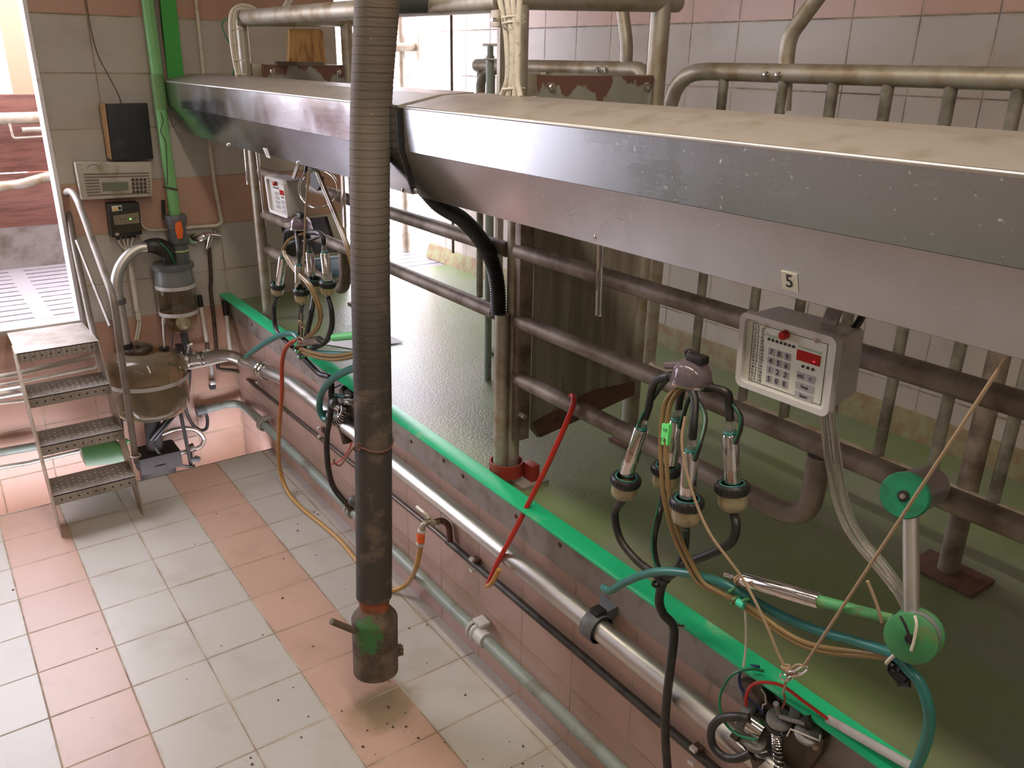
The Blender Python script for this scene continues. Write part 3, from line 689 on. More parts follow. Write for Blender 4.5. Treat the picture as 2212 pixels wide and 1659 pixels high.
# black pipe, grey-green pipe
bp = thing('water_pipe', 'thin dark iron pipe fixed below the milk line on the pit wall', 'pipe', (1.245, -2, .48))
MB().tube([P(452, 535, y=.84), P(456, 600, y=.85), P(455, 625, y=.86), P(461, 680, y=.86), P(467, 745, y=.86), P(470, 790, y=.86), P(478, 798, y=.855), P(510, 801, y=.85), P(528, 812, y=.84), P(545, 828, x=1.245), P(560, 840, x=1.245)], .0125, 10, n=3).build('riser', M_DKBRN, bp)
MB().tube([P(558, 838, x=1.245), (1.245, -1.85, .478), (1.245, -1.95, .478)], .0115, 10).build('brown_length', M_DKBRN, bp)
MB().tube([(1.245, -1.95, .478), (1.245, -6.3, .50)], .0145, 10).build('dark_length', mat('blackened_iron', (.075, .07, .055), .5, .3, dirt=(.04, .035, .03), amt=.6, scale=20), bp)
for y in (.36, -.62, -2.165, -3.375, -4.6):
    MB().box((1.25, y - .015, .475), (1.267, y + .015, .505)).build('clip_base', M_RUST, bp)
    for z in (.507, .455): MB().cbox((1.232, y, z), (.014, .022, .012)).build('clip_screw', M_WHITE, bp)
gg = thing('drain_pipe_long', 'grey-green plastic pipe low on the pink pit wall above the floor', 'pipe', (1.22, -2, .2))
gg.name = 'waste_pipe'
MB().tube([P(430, 888, y=.84), P(470, 878, y=.84), P(500, 872, y=.83), P(522, 876, y=.78), P(545, 893, x=1.215), P(566, 912, x=1.215)], .027, 16, n=5).build('bend', M_GGREEN, gg)
MB().tube([P(564, 911, x=1.215), (1.215, -2.0, .196), (1.215, -6.3, .20)], .026, 16).build('straight_pipe', M_GGREEN, gg)
def clampg(par, p, d, r):
    MB().torus(p, d, r + .006, .007).build('clamp', M_LGREY, par); MB().torus(Vector(p) + Vector(d).normalized() * .03, d, r + .006, .007).build('clamp', M_LGREY, par)
    MB().cbox(Vector(p) + Vector((.018, 0, .045)), (.05, .06, .018)).build('clamp_lug', M_LGREY, par, bevel=.003)
for y in (.26, -1.05, -2.235, -4.1): clampg(gg, (1.215, y, .196), (0, 1, 0), .028)
m = MB().cyl((1.215, -2.22, .196), (1.215, -2.30, .196), .034); m.build('joint_collar', M_LGREY, gg)
mb_ = thing('pipe_bracket', 'grey plastic bracket holding the milk line in front of the pit wall', 'bracket', (1.21, -2.95, .69), 'grey brackets on the milk line')
MB().lathe([(.048, -.028), (.051, -.024), (.051, .024), (.048, .028), (.040, .028), (.040, -.028)], (1.205, -2.95, .69), (0, 1, 0), 24, caps=False).build('ring', M_GREY, mb_)
MB().prism([(1.225, -2.96, .735), (1.267, -2.99, .77), (1.267, -2.90, .77), (1.24, -2.92, .735)], (0, 0, -.035)).build('wall_plate', M_GREY, mb_)
MB().box((1.19, -2.97, .737), (1.23, -2.93, .756)).build('screw_block', M_BLACKP, mb_, bevel=.003)
# white condenser pipes etc.
def pipe(name, label, pts, r, m, n=1, seg=10, cat='pipe', group=None): return tag(MB().tube(pts, r, seg, n=n).build(name, m), label, cat, group)
cd1 = pipe('conduit', 'thin white conduit descending the far wall behind the hood to the mixer tap', fillet([P(421, -20, y=.865), P(440, 170, y=.865), P(452, 315, y=.865), P(463, 400, y=.865), P(479, 480, y=.865), P(470, 487, y=.865), P(400, 492, y=.865), P(352, 497, y=.865)], .03), .011, M_WPIPE)
pipe('cable', 'pale cable sagging from the small black box to the conduit', [P(303, 470, y=.84), P(308, 488, y=.85), P(325, 497, y=.86), P(355, 496, y=.86)], .006, M_WPIPE, 5)
wp = thing('white_riser', 'short white pipe with a black cap right of the strainer jar', 'pipe', P(440, 700, y=.84))
MB().cyl(P(448, 747, y=.84), P(433, 655, y=.84), .0135).build('pipe', M_WHITE, wp)
MB().cyl(P(434, 662, y=.84), P(430, 638, y=.84), .018).build('black_cap', M_BLACKP, wp)
MB().cyl(P(447, 738, y=.84), P(448, 754, y=.84), .018).build('union', M_CHROME, wp)
MB().tube([P(448, 752, y=.84), P(449, 758, y=.84), P(440, 761, y=.84), P(415, 765, y=.84)], .013, 10, n=3).build('elbow', M_WHITE, wp)
wp = thing('white_riser', 'white pipe with black cap in the very corner under the end of the green edge', 'pipe', P(490, 700, y=.87))
MB().cyl(P(498, 760, y=.86), P(488, 672, y=.86), .0135).build('pipe', M_WHITE, wp)
MB().cyl(P(489, 680, y=.86), P(485, 650, y=.86), .020).build('black_cap', M_BLACKP, wp)
pipe('white_pipe', 'white pipe running level just under the stainless milk line bend', [P(388, 799, y=.80), P(440, 788, y=.84), P(494, 776, y=.85)], .013, M_WHITE)
br = tag(MB().box(P(452, 786, y=.875), P(462, 815, y=.88)).build('wall_bracket', M_LGREY), 'small flat bracket screwed to the pink tiles under the white pipe', 'bracket')
hk = thing('wall_hook', 'small dark metal clip box on the pink tiles below the flat bracket', 'clip', P(459, 830, y=.86))
MB().box(P(450, 820, y=.884), P(468, 830, y=.84)).build('cover', M_STEEL, hk, bevel=.002)
MB().box(P(451, 831, y=.884), P(467, 840, y=.85)).build('base', M_BLACKP, hk)
# mixer tap
tp = thing('mixer_tap', 'chrome mixer tap on the far wall with a hose below it', 'tap', P(446, 520, y=.83))
MB().lathe([(.0, 0), (.034, 0), (.036, .02), (.028, .04), (0, .042)], P(415, 515, y=.885), (0, -1, 0), 20).build('rosette', M_CHROME, tp)
MB().lathe([(.0, 0), (.026, 0), (.026, .02), (.02, .035), (0, .036)], P(465, 502, y=.885), (0, -1, 0), 20).build('rosette', M_CHROME, tp)
MB().tube([P(416, 515, y=.835), P(432, 514, y=.82), P(448, 510, y=.815), P(474, 511, y=.835)], .02, 14, n=5, r_fn=lambda t: .016 + .012 * math.sin(3.14 * t)).build('body', M_CHROME, tp)
MB().tube([P(452, 512, y=.81), P(449, 525, y=.79), P(446, 538, y=.77)], .02, 12, n=4, r_fn=lambda t: .024 - .014 * t).build('lever', M_CHROME, tp)
# electronics
sl = tag(MB().prism([P(229, 225, y=.80), P(319, 223, y=.83), P(332, 343, y=.83), P(243, 346, y=.80)], (0, .05, 0)).build('slate_board', M_SLATE, bevel=.003), 'black rectangular board standing off the wall above the white controller', 'board')
tag(MB().prism([P(216, 224, y=.82), P(227, 225, y=.80), P(242, 345, y=.80), P(234, 342, y=.82)], (0, .045, 0)).build('board_edge', M_KRAFT), 'frayed brown wooden edge on the left side of the black board', 'board')
ctl = thing('wall_controller', 'cream wall controller with louvred front, display and small keypad', 'controller', P(245, 390, y=.85))
A, B, C_, D = P(162, 351, y=.80), P(327, 350, y=.80), P(330, 424, y=.80), P(177, 432, y=.80)
MB().prism([A, B, C_, D], (0, .085, 0)).build('housing', M_CREAM, ctl, bevel=.004)
def on_face(c, a, b, y=.798):
    u = c[0] + (c[1] - c[0]) * a; w = c[3] + (c[2] - c[3]) * a; p = u + (w - u) * b; return Vector((p.x, y, p.z))
FC = (A, B, C_, D)
for k in range(8):
    b = .30 + k * .082
    segs = [(.08, .96)] if b < .4 else ([(.08, .27), (.93, .97)] if b < .86 else [(.08, .96)])
    for s0, s1 in segs: MB().prism([on_face(FC, s0, b), on_face(FC, s1, b), on_face(FC, s1, b + .03), on_face(FC, s0, b + .03)], (0, -.0015, 0)).build('louvre', mat('louvre_shade', (.16, .13, .10), .7) if k == 0 and s0 == .08 else bpy.data.materials['louvre_shade'], ctl)
MB().prism([on_face(FC, .30, .55), on_face(FC, .66, .55), on_face(FC, .66, .78), on_face(FC, .30, .78)], (0, -.003, 0)).build('display', M_DISP, ctl)
for i in range(4):
    for j in range(4):
        a, b = .71 + i * .055, .46 + j * .115
        MB().prism([on_face(FC, a, b), on_face(FC, a + .038, b), on_face(FC, a + .038, b + .08), on_face(FC, a, b + .08)], (0, -.004, 0)).build('key', M_DKBRN, ctl)
MB().torus(on_face(FC, .22, .22, .797), (0, -1, 0), .035, .0015, t0=.4, t1=2.7, seg=12).build('emblem_arc', bpy.data.materials['louvre_shade'], ctl)
sb = thing('fuse_box', 'small black box with green light, warning sticker and cables below', 'box', P(270, 475, y=.85))
A, B, C_, D = P(233, 441, y=.79), P(301, 438, y=.79), P(308, 506, y=.79), P(242, 514, y=.79)
BX = (A, B, C_, D)
MB().prism([A, B, C_, D], (0, .095, 0)).build('housing', M_BLACKP, sb, bevel=.006)
MB().prism([on_face(BX, .06, .22, .789), on_face(BX, .97, .20, .789), on_face(BX, .97, .88, .789), on_face(BX, .08, .88, .789)], (0, -.010, 0)).build('smoked_cover', M_SMOKE, sb)
MB().prism([on_face(BX, .10, .34, .778), on_face(BX, .93, .28, .778), on_face(BX, .93, .62, .778), on_face(BX, .12, .62, .778)], (0, -.003, 0)).build('inner_panel', mat('dim_panel', (.20, .17, .11), .5), sb)
MB().prism([on_face(BX, .10, .06, .789), on_face(BX, .42, .05, .789), on_face(BX, .42, .20, .789), on_face(BX, .11, .22, .789)], (0, -.003, 0)).build('warning_sticker', M_WHITE, sb)
MB().prism([on_face(BX, .14, .19, .785), on_face(BX, .26, .18, .785), on_face(BX, .20, .08, .785)], (0, -.002, 0)).build('warning_triangle', mat('warning_yellow', (.8, .5, .03), .5), sb)
MB().sphere(on_face(BX, .35, .13, .786), .010, 10).build('sticker_dot', M_INK, sb)
MB().sphere(on_face(BX, .64, .47, .775), .005, 8).build('green_lamp', M_GLED, sb)
for a in (.35, .48, .78, .9): MB().sphere(on_face(BX, a, .46, .775), .004, 8).build('button', M_BLACKP, sb)
MB().lathe([(0, 0), (.013, 0), (.013, .01), (0, .012)], on_face(BX, .17, .88, .79), (0, -1, 0), 16).build('round_knob', mat('pinkish_knob', (.5, .38, .34), .5), sb)
for k, (a, b, c_) in enumerate((((254, 514), (262, 530), (276, 545)), ((266, 512), (269, 528), (278, 545)), ((277, 511), (276, 528), (280, 545)), ((289, 509), (284, 526), (282, 545)))):
    MB().tube([P(*a, y=.83), P(*b, y=.85), P(*c_, y=.86)], .006, 8, n=4).build('cable', M_WPIPE, sb)
    MB().cyl(P(*a, y=.83) + Vector((0, 0, .02)), P(*a, y=.83) - Vector((0, 0, .01)), .011).build('cable_gland', M_BLACKP, sb)
pipe('cable_duct', 'white plastic duct leading the cables down beside the riser pipe', [P(279, 545, y=.86), P(288, 610, y=.86), P(297, 672, y=.86)], .017, M_WPIPE)
cb = thing('cable_pair', 'pair of white cables leaving the duct towards the receiver tank', 'cable', P(297, 700, y=.86))
for dx in (-2, 3): MB().tube([P(298 + dx, 672, y=.855), P(300 + dx, 700, y=.855), P(294 + dx, 735, y=.84)], .006, 8, n=4).build('cable', M_WHITE, cb)
MB().box(P(293, 678, y=.84), P(303, 688, y=.865)).build('duct_collar', M_WPIPE, cb)
tag(MB().tube([P(183, -20, y=.883), P(189, 20, y=.883), P(198, 70, y=.883), P(212, 120, y=.883), P(238, 170, y=.883), P(256, 205, y=.883), P(262, 224, y=.87)], .0022, 6, n=6).build('hanging_wire', M_DKBRN), 'thin dusty wire curving down the far wall to the black board', 'wire')
pipe('green_upright', 'flat bright green vertical board behind the end of the hood', [P(362, -30, y=.87), P(361, -29, y=.87)], .001, M_GBOARD) if False else None
tag(MB().prism([P(343, -30, y=.85), P(377, -30, y=.85), P(398, 172, y=.85), P(364, 182, y=.85)], (0, .03, 0)).build('green_board', M_GBOARD), 'flat bright green upright board behind the light green pipe', 'board')
tag(MB().tube([P(328, -30, y=.865), P(355, 172, y=.865)], .022, 12).build('grey_conduit', mat('dull_conduit', (.20, .17, .14), .6)), 'dull brown-grey conduit between green pipe and green board', 'pipe')  # one even brown-grey colour
gk = thing('pressure_gauge', 'round white-faced gauge behind the end of the hood', 'gauge', P(346, 202, y=.80))
MB().lathe([(0, 0), (.028, 0), (.028, .02), (0, .02)], P(345, 205, y=.86), (0, 1, 0), 20).build('case', M_BLACKP, gk)
MB().lathe([(0, 0), (.024, 0), (0, .001)], P(345, 205, y=.858), (0, -1, 0), 20).build('dial', M_WHITE, gk)
pipe('gauge_tube', 'thin black tube hanging beside the green pipe', [P(347, 243, y=.74), P(352, 262, y=.72), P(347, 285, y=.72), P(358, 310, y=.72), P(362, 400, y=.72)], .0025, M_BLACK, 4, 6)
pipe('probe_stick', 'dark narrow stick beside the green pipe above the valve', [P(352, 432, y=.80), P(355, 475, y=.80)], .011, M_BLACK)
pipe('earth_wire', 'green earth wire draped over the black boot into the grey lid', [P(345, 524, y=.70), P(358, 535, y=.69), P(368, 548, y=.69), P(374, 560, y=.70), P(378, 573, y=.71)], .005, M_WIREG, 5, 8)
# lower pipework on the right of the tank
pipe('return_pipe', 'stainless pipe bent in a loop low behind the floor edge', [P(335, 945, y=.70), P(370, 930, y=.72), P(400, 925, y=.74), P(425, 930, y=.76), P(440, 947, y=.76), P(435, 963, y=.74), P(415, 972, y=.72), P(375, 982, y=.70), P(335, 990, y=.68)], .015, M_STEEL, 5, 12)
lv = thing('drain_valve', 'dark drain valve with grey hand wheel at the end of the looped pipe', 'valve', P(420, 985, y=.70))
MB().cyl(P(405, 972, y=.70), P(420, 965, y=.70), .03).build('body', M_DKBRN, lv)
MB().cyl(P(414, 970, y=.69), P(416, 988, y=.67), .014).build('stem', M_CHROME, lv)
MB().lathe([(0, 0), (.035, 0), (.042, .012), (.035, .024), (0, .024)], P(420, 995, y=.66), (.2, 0, 1), 8).build('hand_wheel', M_GREY, lv)
pipe('black_hose', 'black rubber hose drooping from the tank to the return pipe', [P(345, 935, y=.62), P(335, 960, y=.60), P(350, 985, y=.58), P(380, 1002, y=.60), P(410, 1008, y=.62), P(420, 1006, y=.64)], .009, M_BLACK, 5, 8)
for k, (dx, lab) in enumerate(((0, 'left one of the black hoses bundled down beside the tank'), (9, 'right one of the black hoses bundled down beside the tank'))):
    pipe('bundle_hose', lab, [P(404 + dx * .6, 800, y=.70), P(398 + dx, 840, y=.72), P(392 + dx, 870, y=.66), P(370 + dx, 895, y=.60), P(345 + dx, 925, y=.58), P(325 + dx, 950, y=.60)], .012, M_BLACK, 5, 10)
pipe('looped_hose', 'dark green-black hose looping down from the grey-green pipe valve', [P(398, 865, y=.70), P(403, 890, y=.72), P(415, 915, y=.76), P(432, 929, y=.78), P(446, 925, y=.80), P(448, 905, y=.82), P(443, 890, y=.83)], .011, M_BLACK, 5, 10)
wv = thing('waste_valve', 'small dark valve on the grey-green pipe in the corner', 'valve', P(432, 888, y=.82))
MB().cyl(P(424, 890, y=.82), P(444, 884, y=.82), .036).build('body', M_GREY, wv)
MB().cyl(P(433, 893, y=.80), P(434, 902, y=.79), .015).build('stem', M_CHROME, wv)
tag(MB().cyl(P(300, 1010, y=.60), P(332, 988, y=.66), .03).build('rubber_sleeve', M_BLACK), 'black rubber sleeve at the foot of the stair rail', 'hose')
# dark stand and pump block under the tank
pb = thing('milk_pump', 'dark milk pump under the receiver tank', 'pump', (.62, .66, -.38))
MB().cyl((.62, .66, -.38), (.62, .66, -.05), .11).build('motor', M_PUMP, pb)
MB().cyl((.62, .66, -.05), (.63, .64, .29), .05).build('outlet', M_PUMP, pb)
MB().box((.50, .56, -.10), (.76, .78, .02)).build('pump_head', M_PUMP, pb, bevel=.02)
MB().tube([(.42, .66, -.38), (.45, .64, .31)], .012).build('stand_leg', M_PUMP, pb); MB().tube([(.84, .66, -.38), (.80, .64, .31)], .012).build('stand_leg', M_PUMP, pb)
# green canister
cn = thing('canister', 'green plastic canister lying behind the stair treads', 'canister', P(225, 975, y=.52))
c0 = P(172, 962, y=.52); c1_ = P(205, 943, y=.52); c2_ = P(250, 955, y=.52); c3_ = P(278, 982, y=.52); c4_ = P(280, 1000, y=.52); c5_ = P(185, 1010, y=.52)
MB().prism([c0, c1_, c2_, c3_, c4_, c5_], (0, .16, 0)).build('body', mat('green_canister', (.03, .085, .022), .3), cn, bevel=.02)
MB().cyl(P(268, 960, y=.58), P(276, 950, y=.58), .02).build('cap', mat('canister_cap', (.07, .22, .06), .4), cn)
def LE(py, y): p = P(-60, py, y=y); return Vector((-1.04, y, p.z))
# pipes along the far wall at the left, behind the stairs
pipe('milk_pipe_left', 'thick stainless pipe entering from the left edge behind the stairs', [LE(862, .70), P(-60, 862, y=.70), P(55, 842, y=.70)], .033, M_STEEL, 1, 16)
pipe('white_pipe', 'upper cream pipe behind the stairs', [LE(825, .80), P(-60, 825, y=.80), P(45, 806, y=.80), P(205, 768, y=.80)], .016, M_WPIPE)
pipe('white_pipe', 'second cream pipe behind the stairs, just above the thick stainless one', [LE(842, .76), P(-60, 842, y=.76), P(60, 822, y=.76), P(205, 793, y=.76), P(212, 785, y=.76), P(208, 765, y=.76)], .010, M_WPIPE, 1)
pipe('white_pipe', 'cream pipe behind the stairs, just below the thick stainless one', [LE(878, .76), P(-60, 878, y=.76), P(60, 864, y=.76)], .010, M_WPIPE)
pipe('waste_pipe', 'dark grey-green pipe entering low from the left edge', [LE(988, .80), P(-60, 988, y=.80), P(88, 962, y=.80)], .026, M_GGREEN, 1, 14)
pipe('return_pipe', 'thin silver pipe low behind the stairs', [LE(1020, .74), P(-60, 1020, y=.74), P(60, 1000, y=.74), P(180, 972, y=.74)], .013, M_STEEL)

# ------------------------------------------------------------------ stairs
st = thing('stairs', 'aluminium stairs leading up to the doorway, with punched treads and tubular rails', 'stairs', (.165, .3, 0))
XL, XR = -.04, .365
lv_ = [(.87, .43, 1.02), (.66, .265, .50), (.44, .10, .33), (.22, -.07, .16)]
for k, (z, y0, y1) in enumerate(lv_):
    t_ = MB().box((XL, y0, z - .004), (XR, y1, z)).box((XL, y0, z - .055), (XR, y0 + .004, z)).box((XL, y1 - .004, z - .05), (XR, y1, z)).build('tread', M_TREAD, st)
    n_ = 9
    hb = MB()
    for i in range(n_):
        hb.lathe([(0, 0), (.0055, 0), (0, .0006)], (XL + .035 + i * .042, y0 - .0001, z - .030), (0, -1, 0), 8)
    hb.build('punched_holes', M_INK, t_)
    if k:
        hb = MB()
        for i in range(13):
            for j in range(4): hb.lathe([(.010, 0), (.006, .005), (.0, .005)], (XL + .03 + i * .029, y0 + .035 + j * .042 + (i % 2) * .015, z), (0, 0, 1), 8, caps=False)
        hb.build('grip_studs', M_TREAD, t_)
for x in (XL - .006, XR):
    MB().prism([(x, .43, .87), (x, .60, .87), (x, .60, .66), (x, .02, -.0), (x, -.13, .0), (x, -.13, .14)], (.006, 0, 0)).build('stringer', M_GALV, st)
MB().box((XL, -.115, 0.0), (XR, -.11, .165)).build('kick_plate', M_TREAD, st) if False else None
MB().tube(spline([P(292, 985, x=.385), P(275, 860, x=.385), P(262, 770, x=.385), P(252, 690, x=.385), P(243, 640, x=.385), P(225, 590, x=.385), P(203, 530, x=.385), P(182, 470, x=.385), P(168, 435, x=.385), P(156, 416, x=.40), P(145, 414, x=.40), P(143, 430, x=.40), P(152, 480, x=.395), P(165, 550, x=.39), P(180, 620, x=.385), P(195, 690, x=.38), P(205, 733, x=.375)], 5), .018, 12).build('handrail', M_HRAIL, st)
MB().tube([P(165, 520, x=.39), P(200, 610, x=.385), P(238, 705, x=.385)], .008, 8).build('brace', M_HRAIL, st)
MB().torus(P(293, 985, x=.385), (0, 0, 1), .024, .006).build('rail_clamp', M_GALV, st)
for px in (30, 160): pass

# ================================================================== keypad boxes under the hood
def keypad_box(c, label, detail=True, down_tubes=True):
    b = thing('keypad_box', label, 'control box', c)
    R = Vector((.008, -.99995, .013)).normalized(); U = Vector((-.051, .0126, .9986)).normalized(); N = R.cross(U)   # N points out of the face
    c = Vector(c); F = Matrix((R, U, N)).transposed(); w, h, d = .245, .178, .10
    def q(a, bb, out=0.): return c + R * ((a - .5) * w) + U * ((.5 - bb) * h) + N * out
    def rect(m, a0, b0, a1, b1, o0, o1):
        pts = [q(a0, b0, o0), q(a1, b0, o0), q(a1, b1, o0), q(a0, b1, o0)]; return m.prism(pts, N * (o1 - o0))
    def rrect(cx, cy, sw, sh, r, n=4):
        out = []
        for sx, sy, t0 in ((1, 1, 0), (-1, 1, .5), (-1, -1, 1), (1, -1, 1.5)):
            for i in range(n + 1):
                t = (t0 + .5 * i / n) * PI; out.append((cx + sx * (sw / 2 - r) + r * math.cos(t), cy + sy * (sh / 2 - r) + r * math.sin(t)))
        return out
    def P3(p, o): return c + R * p[0] + U * p[1] + N * o
    # body (tapers slightly backwards) and rim
    m = MB(); f0 = [m.bm.verts.new(P3(p, -.004)) for p in rrect(0, 0, w - .012, h - .012, .014)]; f1 = [m.bm.verts.new(P3(p, -d)) for p in rrect(0, .006, w - .022, h - .028, .014)]
    n = len(f0); m.bm.faces.new(f0); m.bm.faces.new(f1[::-1])
    for i in range(n): m.bm.faces.new((f0[i], f0[(i + 1) % n], f1[(i + 1) % n], f1[i]))
    m.build('housing', M_BOXC, b)
    m = MB(); o = rrect(0, 0, w, h, .018); i_ = rrect(0, 0, w - .028, h - .028, .012)
    ro = [m.bm.verts.new(P3(p, -.008)) for p in o]; rf = [m.bm.verts.new(P3((p[0] * .985, p[1] * .985), .010)) for p in o]
    rg = [m.bm.verts.new(P3(p, .008)) for p in i_]; rh = [m.bm.verts.new(P3(p, -.008)) for p in i_]
    for A_, B_ in ((ro, rf), (rf, rg), (rg, rh), (rh, ro)):
        for i in range(n): m.bm.faces.new((A_[i], A_[(i + 1) % n], B_[(i + 1) % n], B_[i]))
    m.build('rim', M_BOXC, b)
    fc = rect(MB(), .05, .07, .95, .93, -.006, -.003).build('front_plate', M_FACE, b)
    m = MB()
    for a0, b0, a1, b1 in ((.12, .13, .125, .90), (.88, .13, .885, .90), (.12, .13, .885, .137), (.12, .893, .885, .90)): rect(m, a0, b0, a1, b1, -.003, -.0024)
    m.build('printed_frame', M_INK, fc)
    for a in (.24, .76): MB().lathe([(0, 0), (.007, 0), (.006, .003), (0, .004)], q(a, .13, -.003), N, 12).build('screw', M_CHROME, b)
    MB().lathe([(0, 0), (.010, 0), (.010, .012), (.008, .016), (0, .017)], q(.47, .165, -.003), N, 16).build('red_button', M_REDP, b)
    m = MB()
    for k in range(7): m.lathe([(0, 0), (.0035, 0), (.003, .002), (0, .0022)], q(.30 + k * .043, .285, -.003), N, 10)
    m.build('indicator_lamps', M_INK, fc)
    m = MB()
    for k in range(3): m.lathe([(0, 0), (.0035, 0), (.003, .002), (0, .0022)], q(.67 + k * .05, .49, -.003), N, 10)
    m.build('indicator_lamps', M_INK, fc)
    dp = rect(MB(), .60, .30, .83, .43, -.003, -.0015).build('red_display', M_REDP, b)
    if detail: rect(MB(), .765, .385, .785, .395, -.0015, -.001).build('lit_dot', M_LED, dp)
    keys = ['789', '456', '123', 'S0E']
    for r_ in range(4):
        for k in range(3):
            a, bb = .34 + k * .083, .435 + r_ * .118
            ky = rect(MB(), a - .032, bb - .045, a + .032, bb + .045, -.003, -.0018).build('key', M_KEY, b)
            if detail: text_on('key_mark', keys[r_][k], .017, q(a, bb, -.0012), R, U, M_INK, ky, .0003)
    for a0, a1, bb, tx in ((.62, .70, .62, 'HG'), (.72, .80, .62, 'C'), (.62, .80, .74, 'Stop'), (.62, .80, .86, 'Start')):
        ky = rect(MB(), a0, bb - .045, a1, bb + .045, -.003, -.0018).build('key', M_KEY, b)
        if detail: text_on('key_mark', tx, .010, q((a0 + a1) / 2, bb, -.0012), R, U, M_INK, ky, .0003)
    rows = ['1 0', '12 5', '3 0', '21 0', '22 5', '23 0', '24 5', '25 5', '31 0', '32 0', '33 0', '34 0', '4 0', '40 5', '41 0', '42 0', '5 0', '61 0']
    if detail:
        for k, tx in enumerate(rows):
            text_on('printed_number', tx, .0082, q(.165, .17 + k * .041, -.0026), R, U, M_INK, fc, .0002)
            text_on('printed_number', ('%d' % (60 + k * 7)), .0082, q(.232, .17 + k * .041, -.0026), R, U, M_INK, fc, .0002)
        text_on('printed_name', 'Metatron', .0125, q(.36, .235, -.0026), R, U, M_GINK, fc, .0002)
        text_on('printed_name', 'WestfaliaSurge', .0095, q(.72, .262, -.0026), R, U, M_GINK, fc, .0002)
    else:
        m = MB()
        for k in range(16): rect(m, .15, .16 + k * .045, .23, .18 + k * .045, -.003, -.0026)
        m.build('printed_numbers', M_KEY, fc)
    # hanger
    top = c + U * (h / 2 - .02) - N * .06
    MB().prism([top + R * .03, top + R * .065, top + R * .065 + Vector((.05, 0, .11)), top + R * .03 + Vector((.05, 0, .11))], N * -.006).build('hanger_strap', M_GALVD, b)
    MB().tube([top + R * .085 + Vector((.01, 0, -.02)), top + R * .095 + Vector((.05, 0, .04)), top + R * .085 + Vector((.07, 0, .12))], .008, 8, n=5).build('cable', M_BLACK, b)
    return b
keypad_box((1.12, -3.571, 1.812), 'large aluminium keypad box with red lens, hanging under the plate numbered 5')
keypad_box((1.087, -.69, 1.782), 'distant aluminium keypad box hanging above the far milking cluster', False)

# ================================================================== milking clusters
M_TRING = mat('teal_ring', (.02, .16, .13), .4)
def teat_cup(par, top, bot, r=.0205):
    top, bot = Vector(top), Vector(bot); d = (top - bot); L = d.length; d.normalize()
    s_ = MB().lathe([(0, 0), (r, 0), (r, L * .28), (r * 1.03, L * .30), (r, L * .32), (r, L - .004), (r * .9, L), (0, L)], bot, d, 24).build('teat_cup_shell', M_CHROME, par)
    MB().lathe([(r * .72, 0), (r * .80, .004), (r * .72, .008)], bot + d * L, d, 20).build('teal_ring', M_TRING, s_)
    MB().lathe([(r * .62, .006), (r * .62, .018), (r * .42, .03), (r * .42, .045), (0, .045)], bot + d * L, d, 16).build('clear_nipple', M_CLEART, s_)
    return bot + d * (L + .04), d
def jetter(par, c, dn, r=.042):
    """black ribbed ring with a yellowed cup below; dn points down along the cup"""
    c = Vector(c); dn = Vector(dn).normalized()
    s_ = MB().lathe([(r * .62, -.010), (r * .9, -.011), (r, -.006), (r, .010), (r * .93, .014), (r * .62, .014), (r * .62, -.010)], c, dn, 28, caps=False).build('ring_nut', M_BLACKP, par)
    m = MB(); u, w, _ = frame(dn)
    for k in range(22):
        a = 2 * PI * k / 22; e = u * math.cos(a) + w * math.sin(a)
        m.cyl(c + e * (r * .99) - dn * .005, c + e * (r * .99) + dn * .009, .0022, seg=6)
    m.build('grip_ribs', M_BLACKP, s_)
    MB().torus(c - dn * .0105, dn, r * .70, .0022).build('seal_ring', M_TRING, s_)
    MB().lathe([(a * r, b * r / .033) for a, b in ((.86, .014), (.88, .030), (.80, .040), (.40, .050), (.22, .053), (.22, .060), (.14, .060), (.14, .052), (.34, .047), (.72, .039), (.80, .030), (.78, .014))], c, dn, 24, caps=False).build('wash_cup', M_CUP, par)
    return c + dn * .068
def claw(par, c, spout, k=1.):
    c = Vector(c)
    MB().lathe([(.047 * k, 0), (.050 * k, .006), (.050 * k, .014), (.046 * k, .034), (.036 * k, .050), (.02 * k, .057), (0, .058), (0, .054), (.018 * k, .053), (.033 * k, .046), (.043 * k, .032), (.046 * k, .014), (.044 * k, .004)], c, (0, 0, 1), 32, caps=False).build('claw_bowl', M_CLAW, par)
    MB().lathe([(0, -.012), (.03 * k, -.012), (.046 * k, -.004), (.0535 * k, .000), (.0535 * k, .006), (.047 * k, .007), (0, .007)], c, (0, 0, 1), 32).build('steel_base', M_CHROME, par)
    MB().tube([c + Vector((0, 0, .045)), Vector(spout)], .0095, 14).build('spout', M_CLAW, par)
    MB().cbox(c + Vector((0, -.012, .066)), (.03, .05, .02)).build('latch', M_BLACKP, par, bevel=.004)
    MB().torus(c + Vector((0, .012, .068)), (1, 0, .2), .014, .003).build('hook_ring', M_BLACKP, par)
